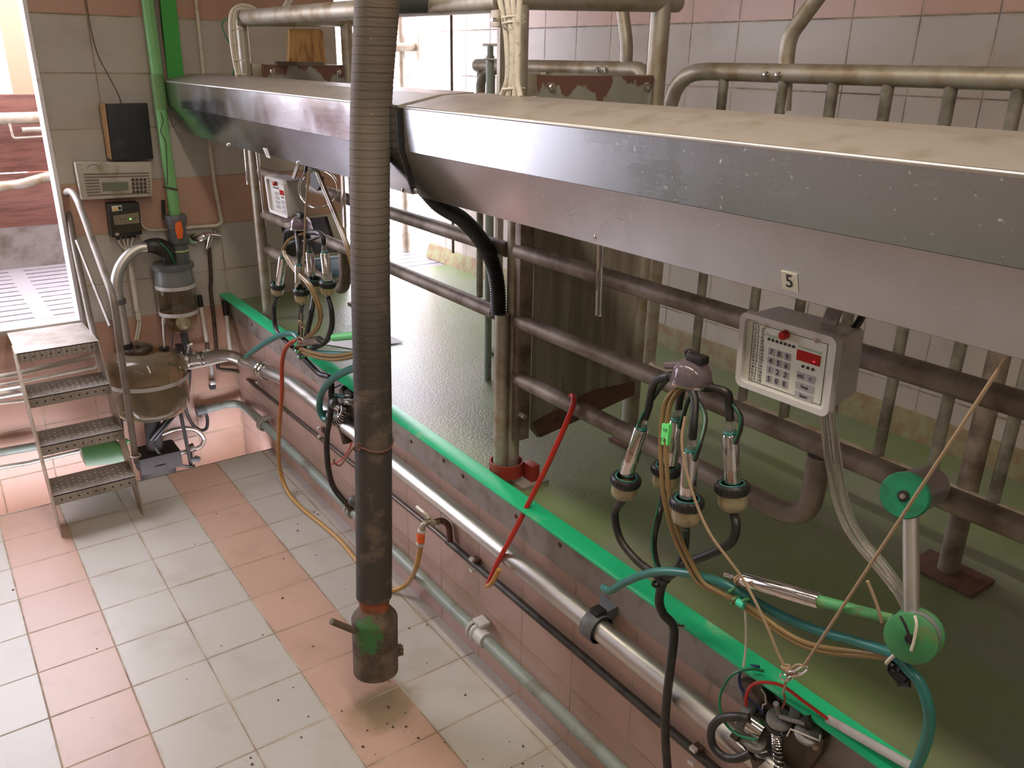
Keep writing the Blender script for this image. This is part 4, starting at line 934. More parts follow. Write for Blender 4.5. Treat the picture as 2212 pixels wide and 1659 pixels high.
# ---- near cluster
XC = 1.13
cl = thing('milking_cluster', 'near milking cluster of four steel teat cups and a lilac claw, upended in wash cups', 'milking cluster', P(1493, 822, x=XC))
cc = P(1493, 826, x=XC)
claw(cl, cc, P(1438, 789, x=XC - .01))
cups = [((1386, 925), (1354, 1022), 1.13, (1352, 1036), (1346, 1072)), ((1462, 908), (1448, 1000), 1.215, (1440, 1012), (1441, 1045)),
        ((1493, 975), (1484, 1078), 1.075, (1484, 1084), (1482, 1120)), ((1578, 938), (1583, 1043), 1.155, (1582, 1052), (1583, 1090))]
js = thing('wash_cup_set', 'four black-ringed wash cups with drain hoses holding the near milking cluster', 'wash cups', P(1430, 1250, x=1.14))
ends = []
for i, (t_, b_, x, rc_, jb) in enumerate(cups):
    hd, d = teat_cup(cl, P(*t_, x=x), P(*b_, x=x))
    outs = [(-1, -.35), (-.2, .5), (.25, -.5), (1, .2)][i]
    side = Vector((outs[1] * .03, -outs[0] * .03, -.004))
    a0 = cc + side; mid = (a0 + hd) / 2 + Vector((0, -outs[0] * .03, .035)); 
    pts = [a0, a0 + Vector((side.x * .7, side.y * .9, .006)), mid, hd + d * .03, hd - d * .006]
    MB().tube(pts, .0105, 12, n=8).build('milk_tube', M_BLACK, cl)
    m = MB(); sp_ = spline(pts, 8)
    for k in range(3, 9): m.torus(sp_[k], sp_[k + 1] - sp_[k], .0105, .0016, seg=12)
    m.build('tube_ribs', M_BLACK, cl)
    # pulse tube with green stripe
    e = P(*t_, x=x) - d * .012 + Vector((0, -.022 if i != 0 else .0, 0)) + Vector((-.01, 0, 0))
    pt = [cc + side * .8 + Vector((.012, 0, -.004)), cc + side * 2.3 + Vector((.02, 0, -.004)), (cc + e) / 2 + Vector((.012, -outs[0] * .055 - .012, .02)), e + Vector((0, -.010, .045)), e]
    MB().tube(pt, .0058, 10, n=8).build('pulse_tube', M_BLACK, cl)
    MB().tube([p + Vector((-.0045, 0, .002)) for p in pt], .0022, 6, n=8).build('green_stripe', M_WIREG, cl)
    je = jetter(js, P(*rc_, x=x), (P(*jb, x=x) - P(*rc_, x=x)) if i != 1 else (0, 0, -1))
    ends.append(je)
J = P(1432, 1252, x=1.14)
rts = [[(1328, 1110), (1340, 1165), (1375, 1210), (1412, 1238)], [(1424, 1110), (1412, 1170), (1418, 1215)], [(1480, 1165), (1476, 1200), (1462, 1232)], [(1590, 1135), (1578, 1172), (1530, 1198), (1478, 1218), (1452, 1238)]]
for e, rt in zip(ends, rts): MB().tube([e + Vector((0, 0, .012)), e] + [P(*p, x=1.14) for p in rt] + [J], .0115 if e is not ends[1] else .009, 12, n=7).build('drain_hose', M_BLACK, js)
MB().tube([P(1424, 1085, x=1.128), P(1410, 1150, x=1.128), P(1411, 1205, x=1.128), P(1427, 1245, x=1.128)], .003, 6, n=6).build('green_stripe', M_WIREG, js)
MB().tube([J + Vector((0, 0, .02)), J, P(1424, 1295, x=1.14), P(1432, 1325, x=1.15), P(1453, 1350, x=1.16), P(1455, 1385, x=1.16), P(1447, 1450, x=1.15), P(1438, 1540, x=1.15), P(1438, 1610, x=1.15), P(1446, 1700, x=1.16)], .013, 14, n=7).build('main_hose', M_BLACK, js)
for p in (J, P(1424, 1262, x=1.14)): MB().torus(p, (0, .1, 1), .017, .005).build('hose_clip', M_BLACKP, js)
tag(MB().torus(P(1457, 1345, x=1.185), (.5, .2, 1), .026, .003).build('wire_ring', M_RUST), 'rusty wire ring fixed under the green edge, guiding the near drain hose', 'ring')
# ---- far cluster
XF = 1.11
fl = thing('milking_cluster', 'far milking cluster hanging below the distant keypad box', 'milking cluster', P(655, 490, x=XF))
fc_ = P(650, 494, x=XF); claw(fl, fc_, P(612, 476, x=XF), 1.)
fcups = [((611, 555), (603, 612), 1.11, (600, 616), (599, 638)), ((646, 572), (646, 624), 1.06, (651, 629), (652, 655)), ((669, 545), (674, 603), 1.17, (680, 606), (679, 628)), ((701, 547), (708, 607), 1.12, (708, 612), (708, 637))]
fj = thing('wash_cup_set', 'far set of wash cups with drain hoses below the distant milking cluster', 'wash cups', P(648, 745, x=1.12))
fe = []
for i, (t_, b_, x, rc_, jb) in enumerate(fcups):
    hd, d = teat_cup(fl, P(*t_, x=x), P(*b_, x=x), .0205)
    outs = [(-1, -.2), (-.3, -.3), (.3, .3), (1, .2)][i]; side = Vector((outs[1] * .02, -outs[0] * .03, -.006)); a0 = fc_ + side
    MB().tube([a0, a0 + side * .8, (a0 + hd) / 2 + Vector((0, -outs[0] * .05, .03)), hd + d * .03, hd], .012, 10, n=7).build('milk_tube', M_BLACK, fl)
    MB().tube([fc_, fc_ + side * .9 + Vector((0, 0, -.05)), hd + Vector((0, outs[0] * .02, .03)), hd + d * -.03], .008, 8, n=6).build('pulse_tube', M_BLACK, fl)
    fe.append(jetter(fj, P(*rc_, x=x), P(*jb, x=x) - P(*rc_, x=x), .038))
FJ = P(655, 770, x=1.13)
for e, rt in zip(fe, ([(592, 668), (597, 712), (620, 738), (643, 758)], [(650, 690), (649, 735)], [(672, 680), (660, 735)], [(716, 672), (716, 708), (703, 738), (678, 752)])):
    MB().tube([e, *[P(*p, x=1.12) for p in rt], FJ], .013, 10, n=6).build('drain_hose', M_BLACK, fj)
MB().tube([FJ, P(668, 785, x=1.14), P(692, 808, x=1.16), P(712, 815, x=1.17), P(716, 840, x=1.18), P(713, 900, x=1.15), P(706, 945, x=1.13), P(709, 1010, x=1.13), P(722, 1055, x=1.15), P(752, 1092, x=1.19)], .015, 12, n=6).build('main_hose', M_BLACK, fj)
# ================================================================== service arms
def disc(par, name, c, ax, r, t_, m_): return MB().lathe([(0, 0), (r * .95, 0), (r, t_ * .15), (r, t_ * .85), (r * .95, t_), (0, t_)], c, ax, 32).build(name, m_, par)
arm = thing('service_arm', 'swinging service arm with two green discs joined by a steel tube, at lower right', 'arm', P(1968, 1378, x=1.10))
A0, A1 = P(1952, 1071, x=1.15), P(2012, 1046, x=1.34); AX = (A1 - A0).normalized()
disc(arm, 'green_disc', A0, AX, .047, .022, M_PULLEY)
MB().cyl(A0 + AX * .02, A0 + AX * .17, .044, seg=28).build('grey_drum', M_DRUM, arm)
MB().cyl(A0 + AX * .12, A1, .018).build('axle', M_GALV, arm)
MB().lathe([(0, 0), (.012, 0), (.010, .004), (0, .004)], A0, -AX, 16).build('hub_cap', M_BLACKP, arm); MB().cyl(A0, A0 - AX * .009, .006, seg=6).build('bolt', M_CHROME, arm)
MB().cyl(P(1967, 1105, x=1.165), P(1969, 1325, x=1.125), .0155).build('steel_tube', M_STEEL, arm)
B0 = P(1966, 1380, x=1.075)
disc(arm, 'green_disc', B0, AX, .050, .012, M_PULLEYD)
MB().cyl(B0 + AX * .01, B0 + AX * .045, .045, seg=28).build('grey_drum', M_DRUM, arm)
disc(arm, 'green_disc', B0 + AX * .045, AX, .050, .012, M_PULLEYD)
MB().lathe([(0, 0), (.010, 0), (.009, .005), (0, .005)], B0, -AX, 14).build('hub_cap', M_BLACKP, arm)
MB().tube([P(1945, 1332, x=1.065), P(1955, 1350, x=1.06), P(1968, 1384, x=1.06)], .003, 6, n=4).build('spring_wire', M_BLACKP, arm)
MB().tube([P(1976, 1330, x=1.065), P(1980, 1350, x=1.06), P(1974, 1385, x=1.06), P(1968, 1405, x=1.06)], .003, 6, n=4).build('cord', M_WPIPE, arm)
g0, g1, g2 = P(1930, 1338, x=1.10), P(1772, 1299, x=1.10), P(1607, 1253, x=1.10)
MB().tube([g0, g1], .0125, 14, r_fn=lambda t: .0105 + .003 * t).build('green_grip', M_PULLEYL, arm)
MB().lathe([(0, 0), (.0165, 0), (.018, .004), (.018, (g2 - g1).length - .004), (.0165, (g2 - g1).length), (0, (g2 - g1).length)], g1, g2 - g1, 24).build('steel_handle', M_CHROME, arm)
MB().cyl(g2, P(1570, 1242, x=1.10), .004).build('handle_tip', M_CHROME, arm); MB().cyl(P(1584, 1246, x=1.10), P(1566, 1241, x=1.10), .0065).build('tip_ferrule', M_CHROME, arm)
m = MB(); u_ = (g2 - g1).normalized()
for k in range(4): m.torus(P(1592 + k * 4, 1250 + (k % 2) * 6, x=1.10), u_ + Vector((.3 * (k % 2), 0, .4)), .010, .0022, seg=14)
tag(m.build('rope_knot', M_ROPE), 'brown knot of rope tied round the tip of the near steel handle', 'knot')
tp_ = MB()
for k in range(7):
    a = random.random() * 6; M_ = Matrix.Rotation(a, 3, 'X') @ Matrix.Rotation(a * 1.7, 3, 'Y') @ Matrix.Rotation(a * .6, 3, 'Z')
    tp_.cbox(P(1942 + random.uniform(-12, 14), 1440 + k * 4.5, x=1.10), (.026, .030, .008), M_)
tag(tp_.build('tape_wrap', M_BLACKP), 'crumpled black tape wrap binding the hoses below the lower green disc', 'tape')
tag(MB().torus(P(1930, 1420, x=1.10), (0, 1, .4), .018, .004).build('pink_tie', M_WPIPE), 'pale cord loop round the teal hose by the black tape', 'cord')
farm = thing('service_arm', 'far chrome handle with bright green grip behind the hanging suction hose', 'arm', P(700, 735, x=1.10))
MB().lathe([(0, 0), (.021, 0), (.021, .26), (0, .26)], P(650, 741, x=1.10), P(724, 729, x=1.10) - P(650, 741, x=1.10), 20).build('steel_handle', M_CHROME, farm)
e1 = P(722, 729, x=1.10); e2 = P(800, 721, x=1.10)
MB().tube([e1, e2], .018, 14).build('green_grip', mat('fresh_green_grip', (.12, .55, .17), .35), farm)
FD = P(803, 722, x=1.09)
disc(farm, 'green_disc', FD, AX, .050, .012, M_PULLEYD); MB().cyl(FD + AX * .01, FD + AX * .045, .045, seg=24).build('grey_drum', M_DRUM, farm); disc(farm, 'green_disc', FD + AX * .045, AX, .050, .012, M_PULLEYD)
MB().cyl(FD + AX * .03 + Vector((0, 0, .04)), Vector((1.12, FD.y + .02, 2.03)), .0155).build('steel_tube', M_STEEL, farm)
# ================================================================== hoses
def hose(name, label, pts, r, m_, n=7, seg=14, cat='hose', group=None): return tag(MB().tube(pts, r, seg, n=n).build(name, m_), label, cat, group)
th = hose('teal_hose', 'near teal rubber hose arching over the green edge to the black tape', [P(1303, 1270, x=1.13), P(1318, 1276, x=1.12), P(1350, 1258, x=1.11), P(1395, 1240, x=1.10), P(1440, 1234, x=1.095), P(1500, 1241, x=1.09), P(1565, 1262, x=1.095), P(1620, 1292, x=1.11), P(1680, 1326, x=1.12), P(1760, 1360, x=1.12), P(1850, 1386, x=1.115), P(1928, 1412, x=1.105), P(1960, 1445, x=1.10), P(1985, 1472, x=1.10), P(2002, 1515, x=1.10), P(2008, 1560, x=1.11), P(1998, 1610, x=1.12), P(1975, 1665, x=1.13), P(1950, 1720, x=1.14)], .0115, M_TEAL)
for k, (dx, dy) in enumerate(((0, 0), (12, 3))):
    hose('brown_tube', ('left' if k == 0 else 'right') + ' of two brown tubes from near claw to the black tape',
         [P(1478 + dx * .5, 838, x=1.13), P(1452 + dx, 848, x=1.11), P(1434 + dx, 880, x=1.10), P(1427 + dx, 950, x=1.09), P(1430 + dx, 1030, x=1.075), P(1437 + dx, 1090, x=1.07), P(1457 + dx, 1160, x=1.07), P(1482 + dx, 1215, x=1.075), P(1508 + dx, 1258, x=1.08), P(1545 + dx, 1278 + dy, x=1.085), P(1590, 1294 + dy * 2, x=1.09), P(1640, 1326 + dy * 3, x=1.095), P(1690, 1362 + dy * 3, x=1.10), P(1740, 1388 + dy * 3, x=1.105), P(1800, 1402 + dy * 3, x=1.11), P(1860, 1408 + dy * 2.5, x=1.11), P(1932, 1420 + dy, x=1.105)], .0062, M_BROWNT, 6, 10)
lb = tag(MB().prism([P(1430, 915, x=1.088), P(1445, 917, x=1.085), P(1441, 963, x=1.083), P(1426, 960, x=1.086)], (.012, 0, 0)).build('lime_label', mat('lime_tape', (.16, .85, .22), .5)), 'bright lime tape label wrapped round the brown tubes below the near claw', 'label')
text_on('label_print', 'SP', .013, P(1437, 930, x=1.083), (.4, -.9, -.1), (0, .1, 1), M_INK, lb, .0004)
text_on('label_print', 'DS', .013, P(1433, 951, x=1.082), (.4, -.9, -.1), (0, .1, 1), M_INK, lb, .0004)
cg = MB()
for p in ((1582, 1278), (1590, 1296), (1610, 1300)): cg.torus(P(*p, x=1.095), (-.2, -1, -.5), .014, .004, t0=.5, t1=5.6)
cg.build('hose_clip', M_PULLEYL).name = 'green_hose_clip'
tag(bpy.data.objects['green_hose_clip'], 'green plastic hose clip bundling teal and brown tubes under the near handle', 'clip')
tag(MB().cyl(P(1594, 1300, x=1.085), P(1608, 1308, x=1.085), .010).build('mint_sleeve', mat('mint_sleeve', (.05, .55, .35), .4)), 'small mint green sleeve on the brown tubes beside the green clip', 'sleeve')
for k, dx in enumerate((0, 20)):
    hose('clear_tube', ('left' if k == 0 else 'right') + ' of two clear tubes falling from near keypad box to service arm',
         [P(1776 + dx * 1.05, 885, x=1.20), P(1784 + dx, 950, x=1.20), P(1796 + dx, 1030, x=1.195), P(1814 + dx * .9, 1105, x=1.19), P(1845 + dx * .9, 1165, x=1.18), P(1892 + dx, 1222, x=1.165), P(1935 + dx * .6, 1275, x=1.15), P(1957, 1315 + k * 5, x=1.14)], .0085, M_CLEART, 6, 10)
# left group
hose('teal_hose', 'far teal hose hanging over the green edge towards the wall', [P(531, 772, x=1.12), P(548, 758, x=1.11), P(575, 740, x=1.10), P(605, 725, x=1.095), P(632, 721, x=1.095), P(648, 735, x=1.10), P(665, 758, x=1.11), P(700, 764, x=1.12), P(780, 765, x=1.13), P(803, 752, x=1.12)], .015, M_TEAL)
hose('teal_hose', 'far teal hose looping below the green edge into a steel spring', [P(800, 788, x=1.12), P(760, 797, x=1.12), P(722, 816, x=1.13), P(697, 845, x=1.14), P(690, 878, x=1.15), P(697, 900, x=1.16), P(712, 912, x=1.17)], .017, M_TEAL)
def spring(label, pts, r, turns, wr, group=None):
    sp = spline(pts, 16); N = len(sp); out = []
    tot = turns * 14
    for i in range(tot + 1):
        f = i / tot * (N - 1.001); k = int(f); p = sp[k].lerp(sp[k + 1], f - k); d = (sp[min(k + 1, N - 1)] - sp[max(k - 1, 0)]); u, w, _ = frame(d); a = 2 * PI * i / 14
        out.append(p + (u * math.cos(a) + w * math.sin(a)) * r)
    o = tag(MB().tube(out, wr, 6).build('steel_spring', M_CHROME), label, 'spring')
    return o
sp1 = [P(708, 908, x=1.165), P(722, 912, x=1.17), P(737, 905, x=1.175), P(744, 890, x=1.18), P(745, 876, x=1.18)]
spring('curved steel spring around the end of the far looping teal hose', sp1, .017, 14, .003)
hose('spring_core', 'dark hose inside the far curved steel spring', sp1, .013, M_BLACK, 5)
for k, dx in enumerate((0, 5)):
    hose('brown_tube', ('outer' if k == 0 else 'inner') + ' brown clear tube curling below the far milking cluster', [P(655, 505, x=1.09), P(625, 518, x=1.08), P(613, 540, x=1.07), P(618 + dx, 558, x=1.06), P(640 + dx, 590, x=1.055), P(665 + dx, 615, x=1.05), P(682 + dx, 650, x=1.05), P(690 + dx, 685, x=1.06), P(680 + dx, 712, x=1.07), P(660 + dx, 730, x=1.09), P(652, 742, x=1.10)], .0075, M_BROWNT, 6, 8)
    hose('yellow_tube', ('upper' if k == 0 else 'lower') + ' yellowish clear tube level with the green edge behind the hanging hose', [P(648, 752 + dx, x=1.09), P(670, 760 + dx * 1.5, x=1.08), P(700, 767 + dx * 1.6, x=1.08), P(735, 768 + dx * 1.6, x=1.08), P(790, 756 + dx * 1.6, x=1.08)], .009, M_BROWNT, 6, 8)
cg = MB()
for p in ((646, 752), (652, 765)): cg.torus(P(*p, x=1.09), (-.2, -1, -.5), .024, .006, t0=.5, t1=5.6)
tag(cg.build('green_hose_clip', M_PULLEYL), 'green plastic hose clip below the far chrome handle', 'clip')
for k, dx in enumerate((0, 4)):
    hose('brown_tube', ('left' if k == 0 else 'right') + ' one of two straight brown tubes slanting from the hood behind the hanging hose', [P(684 + dx, 372, x=1.16), P(700 + dx, 412, x=1.15), P(728 + dx, 480, x=1.13), P(752 + dx, 545, x=1.12), P(775 + dx, 640, x=1.12), P(796 + dx, 712, x=1.12)], .008, M_BROWNT, 5, 8)
tag(MB().torus(P(688, 408, x=1.16), (.3, 1, .1), .085, .006).build('cable_coil', M_CLEART), 'coil of pale tube behind the distant keypad box', 'coil')
mnt = thing('hood_bracket', 'black bracket under the hood beside the distant keypad box', 'bracket', P(680, 395, x=1.16))
MB().prism([P(668, 360, x=1.16), P(690, 382, x=1.16), P(692, 400, x=1.16), P(684, 412, x=1.16), P(672, 402, x=1.16)], (.02, 0, 0)).build('plate', M_BLACKP, mnt)
# orange / yellow garden hose
hose('garden_hose', 'long hose, red at its tied top and yellow along the floor, running to the tap', [P(652, 733, x=1.11), P(632, 738, x=1.10), P(616, 756, x=1.09), P(609, 790, x=1.085), P(609, 850, x=1.08), P(603, 930, x=1.08), P(602, 990, z=.22), P(610, 1035, z=.08), P(628, 1072, z=.02), P(660, 1105, z=.0135), P(700, 1137, z=.0135), P(735, 1168, z=.0135), P(765, 1204, z=.0135), P(800, 1248, z=.0135), P(832, 1272, z=.014), P(858, 1273, z=.03), P(882, 1258, z=.10), P(898, 1228, x=1.13), P(906, 1195, x=1.13), P(909, 1176, x=1.13)], .0115, M_ORH)
tapt = thing('garden_tap', 'white-lever garden tap on the pit wall with orange hose connector', 'tap', P(920, 1135, x=1.14))
MB().lathe([(.0, 0), (.016, 0), (.018, .006), (.018, .016), (.014, .018), (0, .018)], P(908, 1179, x=1.13), (0, 0, 1), 16).build('hose_nut', M_LGREY, tapt)
MB().lathe([(.0, 0), (.017, 0), (.018, .036), (0, .036)], P(909, 1170, x=1.13), (0.02, 0, 1), 16).build('orange_sleeve', M_ORANGE, tapt)
MB().lathe([(.0, 0), (.018, 0), (.018, .010), (0, .014)], P(911, 1149, x=1.13), (0, 0, 1), 16).build('grey_collar', M_LGREY, tapt)
MB().tube([P(912, 1146, x=1.13), P(914, 1135, x=1.135), P(921, 1130, x=1.15), P(935, 1129, x=1.18), P(948, 1128, x=1.21)], .012, 12, n=4).build('tap_body', M_GALV, tapt)
MB().tube([P(926, 1126, x=1.15), P(924, 1115, x=1.15), P(917, 1108, x=1.14), P(908, 1101, x=1.14), P(901, 1095, x=1.14)], .007, 8, n=4, r_fn=lambda t: .009 - .003 * math.sin(3 * t)).build('lever', M_WHITE, tapt)
MB().cyl(P(925, 1130, x=1.15), P(925, 1118, x=1.15), .010).build('bonnet', M_GALV, tapt)
MB().tube(fillet([P(938, 1128, x=1.19), P(955, 1123, x=1.235), P(970, 1135, x=1.25), P(972, 1170, x=1.245)], .03), .0135, 10).build('rusty_elbow', M_RUST, tapt)
# red hose folded over the lowest rail
hose('red_hose', 'bright red hose hanging over the lowest near rail down into the pit', [P(1228, 878, x=1.40), P(1231, 858, x=1.375), P(1238, 856, x=1.35), P(1239, 870, x=1.325), P(1231, 895, x=1.31), P(1212, 940, x=1.29), P(1180, 1010, x=1.26), P(1148, 1075, x=1.23), P(1110, 1150, x=1.19), P(1075, 1215, x=1.16), P(1053, 1264, x=1.15)], .0095, M_RED)
hose('yellow_hose_end', 'short yellow striped hose end folded back at the bottom of the red hose', [P(1052, 1266, x=1.15), P(1060, 1262, x=1.135), P(1070, 1246, x=1.135), P(1078, 1230, x=1.14)], .009, M_YELLOW, 4)
# corrugated conduit, drip tubes
pts = spline([P(905, 395, x=1.22), P(945, 440, x=1.25), P(1000, 475, x=1.28), P(1040, 520, x=1.30), P(1065, 570, x=1.31), P(1075, 620, x=1.317), P(1077, 682, x=1.317)], 22)
tag(MB().tube(pts, .028, 14, r_fn=lambda t: .0275 + .0022 * (1 if int(t * 132) % 2 else -1)).build('corrugated_conduit', M_BLACK), 'black corrugated conduit curving from the hood to the double post', 'conduit')
def drip(a, b, x, label, r=.009): tag(MB().cyl(Vector((x, P(*a, x=x).y, 2.268)), P(*b, x=x), r).build('drip_tube', M_CLEART), label, 'tube')
drip((1292, 500), (1292, 682), 1.20, 'pale drip tube hanging from the near hood in front of the rails')
drip((533, 325), (537, 398), 1.12, 'pale drip tube hanging from the far end of the hood', .011)
drip((551, 330), (570, 460), 1.25, 'long thin tube behind the far end of the hood beside the far frame post', .006)
drip((742, 380), (744, 490), 1.16, 'pale tube hanging beside the suction hose under the far hood', .010)
# ropes
def rope(label, pts, n=1, r=.0035, m_=None): tag(MB().tube(pts, r, 8, n=n).build('rope', m_ or M_ROPE), label, 'rope')
rope('taut rope running from the near hood past the green discs down to the ring', [P(2184, 757, x=1.062), P(1738, 1436, x=1.09)])
rope('slack rope falling from the near claw past the handle to the ring', [P(1480, 900, x=1.06), P(1473, 950, x=1.045), P(1481, 1010, x=1.04), P(1505, 1090, x=1.04), P(1535, 1155, x=1.045), P(1575, 1210, x=1.06), P(1603, 1248, x=1.075), P(1632, 1300, x=1.075), P(1660, 1360, x=1.08), P(1680, 1410, x=1.085), P(1697, 1445, x=1.09)], 6)
rope('short rope end hooked over the taut rope to the green grip', [P(1874, 1255, x=1.075), P(1886, 1285, x=1.08), P(1898, 1318, x=1.085), P(1905, 1345, x=1.09)], 3)
rope('off-white cord hanging straight down from the green clip', [P(1609, 1312, x=1.11), P(1612, 1360, x=1.12), P(1611, 1400, x=1.125), P(1606, 1440, x=1.13)], 4, .003, M_WPIPE)
rope('rope hanging from the far hood past the distant keypad box', [P(668, 370, x=1.056), P(660, 460, x=1.058), P(655, 600, x=1.07), P(650, 700, x=1.09), P(651, 738, x=1.10)], 4, .005)
rg = thing('carabiner', 'steel ring and snap hook with knotted rope ends above the near pulsator', 'hook', P(1700, 1465, x=1.095))
for p, d_, r_ in (((1694, 1463), (1, .3, .2), .010), ((1705, 1466), (.2, 1, .3), .010), ((1712, 1455), (.6, .5, .5), .012)): MB().torus(P(*p, x=1.092), d_, r_, .0022).build('ring', M_CHROME, rg)
MB().tube([P(1708, 1460, x=1.09), P(1730, 1456, x=1.09), P(1744, 1446, x=1.09), P(1738, 1438, x=1.09), P(1722, 1446, x=1.09), P(1708, 1452, x=1.09)], .0035, 8, n=5).build('snap_hook', M_CHROME, rg)
m = MB()
for k in range(4): m.torus(P(1698 + k * 2, 1440 + k * 4, x=1.09), (.2 * k, .4, 1), .009, .003, seg=14)
m.tube([P(1740, 1440, x=1.09), P(1722, 1436, x=1.088), P(1705, 1452, x=1.09), P(1698, 1475, x=1.10), P(1692, 1498, x=1.11)], .003, 8, n=5)
m.build('rope_knots', M_ROPE, rg)
MB().tube([P(1697, 1470, x=1.10), P(1693, 1490, x=1.11), P(1695, 1515, x=1.12), P(1690, 1530, x=1.15)], .0025, 6, n=4).build('twine', mat('red_brown_twine', (.22, .06, .035), .9), rg)
m = MB()
for k in range(4): m.torus(P(648 + (k % 2) * 6, 732 + k * 9, x=1.09), (.5, .3 * k, 1), .016, .004, seg=12)
kn = thing('rope_knots', 'tangle of brown knots and small steel hook at the tip of the far chrome handle', 'knot', P(650, 745, x=1.09))
m.build('knots', M_NECK, kn)
MB().tube([P(640, 738, x=1.085), P(646, 728, x=1.085), P(655, 732, x=1.085)], .006, 8, n=4).build('steel_hook', M_CHROME, kn)
MB().torus(P(651, 700, x=1.09), (1, .2, .3), .018, .005).build('eye_knot', M_ROPE, kn)
# ================================================================== pulsator units below the green edge
def pulsator(label, o, full=True):
    """o maps unit pixel offsets around (1660,1545) of the near unit to a point"""
    u = thing('pulsator', label, 'pulsator', o(1660, 1600, 1.20))
    MB().prism([o(1592, 1470, 1.235), o(1645, 1480, 1.22), o(1660, 1520, 1.22), o(1780, 1598, 1.22), o(1772, 1630, 1.22), o(1700, 1720, 1.22), o(1650, 1670, 1.22), o(1622, 1560, 1.235)], (.03, 0, 0)).build('bracket_plate', M_DKBRN, u, bevel=.004)
    MB().lathe([(0, 0), (.030, 0), (.033, .006), (.033, .014), (.030, .02), (0, .022)], o(1683, 1560, 1.195), (-.15, -.05, 1), 28).build('round_cap', M_LEAD, u)
    MB().lathe([(0, 0), (.034, 0), (.034, .010), (0, .010)], o(1683, 1568, 1.195), (-.15, -.05, 1), 28).build('seal_ring', M_BLACKP, u)
    MB().tube(fillet([o(1683, 1545, 1.19), o(1681, 1530, 1.19), o(1676, 1520, 1.18)], .01), .0075, 10).build('nipple', M_LEAD, u)
    MB().lathe([(0, 0), (.030, 0), (.033, .006), (.033, .012), (.026, .018), (0, .02)], o(1745, 1590, 1.195), (-.15, -.05, 1), 28).build('round_cap', M_LEAD, u)
    MB().tube([o(1685, 1548, 1.185), o(1712, 1556, 1.185), o(1740, 1564, 1.19)], .006, 8).build('bridge', M_LEAD, u)
    MB().cbox(o(1718, 1540, 1.20), (.03, .028, .026), Matrix.Rotation(.5, 3, 'Z')).build('solenoid', M_GREY, u, bevel=.006)
    MB().cbox(o(1750, 1556, 1.205), (.035, .03, .03), Matrix.Rotation(.8, 3, 'X')).build('solenoid', M_BLACKP, u, bevel=.006)
    MB().tube([o(1700, 1590, 1.175), o(1708, 1575, 1.17), o(1750, 1592, 1.17), o(1770, 1600, 1.18), o(1772, 1588, 1.19)], .0022, 6).build('wire_clip', M_WPIPE, u)
    MB().tube([o(1644, 1488, 1.21), o(1653, 1500, 1.21), o(1655, 1520, 1.21), o(1648, 1523, 1.21), o(1646, 1540, 1.21)], .0022, 6).build('wire_clip', M_WPIPE, u)
    MB().cyl(o(1600, 1545, 1.185), o(1650, 1580, 1.20), .030).build('steel_neck', M_CHROME, u)
    MB().lathe([(.033, 0), (.036, .002), (.036, .022), (.033, .024)], o(1606, 1540, 1.185), o(1640, 1565, 1.19) - o(1606, 1540, 1.185), 24).build('rubber_collar', M_GREY, u)
    MB().lathe([(0, 0), (.027, 0), (.029, .006), (.027, .016), (0, .018)], o(1632, 1608, 1.18), (-.2, -.1, 1), 24).build('round_cap', M_LEAD, u)
    MB().tube([o(1608, 1590, 1.175), o(1622, 1612, 1.17), o(1640, 1626, 1.17), o(1658, 1622, 1.175)], .003, 6).build('wire_clip', M_CHROME, u)
    MB().cyl(o(1592, 1604, 1.175), o(1616, 1626, 1.18), .009).build('pipe_stub', M_CHROME, u)
    MB().cbox(o(1590, 1590, 1.18), (.022, .022, .022), Matrix.Rotation(.7, 3, 'Y')).build('wing_nut', M_DKBRN, u, bevel=.003)
    MB().cyl(o(1640, 1630, 1.19), o(1652, 1700, 1.20), .026).build('lower_body', M_DKBRN, u)
    MB().sphere(o(1762, 1614, 1.19), .008).build('ball_knob', M_ROPE, u)
    return u
near = lambda px, py, x: P(px, py, x=x)
pulsator('near pulsator unit with grey round caps, bolted under the green edge at the bottom right', near)
dv = P(1660, 1560, x=1.20) - P(742, 872, x=1.20)
far_ = lambda px, py, x: P(px, py, x=x) - Vector((0, dv.y, dv.z))
pulsator('far pulsator unit half hidden behind the hanging suction hose', far_)
spring('upright steel spring below the near pulsator cap', [P(1678, 1580, x=1.17), P(1681, 1620, x=1.17), P(1688, 1700, x=1.17)], .0135, 14, .0022)
hose('spring_core', 'dark hose inside the upright steel spring of the near pulsator', [P(1678, 1578, x=1.17), P(1681, 1620, x=1.17), P(1688, 1700, x=1.17)], .011, M_BLACK, 3)
hose('loop_hose', 'thick black hose curling in a loop left of the near pulsator', [P(1618, 1552, x=1.16), P(1590, 1548, x=1.15), P(1558, 1552, x=1.145), P(1537, 1575, x=1.14), P(1540, 1610, x=1.14), P(1565, 1635, x=1.145), P(1595, 1638, x=1.15), P(1622, 1626, x=1.165)], .0115, M_BLACK)
hose('loop_wire', 'green wire curving in a wide loop beside the near pulsator', [P(1650, 1450, x=1.215), P(1620, 1445, x=1.19), P(1585, 1456, x=1.17), P(1562, 1485, x=1.16), P(1554, 1520, x=1.155), P(1565, 1560, x=1.15), P(1595, 1588, x=1.15), P(1634, 1598, x=1.16)], .0036, M_WIREG, 7, 8, 'wire')
hose('loop_wire', 'dark blue wire arching behind the near green wire', [P(1640, 1440, x=1.225), P(1612, 1438, x=1.22), P(1598, 1455, x=1.215), P(1600, 1485, x=1.21), P(1622, 1515, x=1.21), P(1650, 1540, x=1.205)], .004, M_WIREB, 6, 8, 'wire')
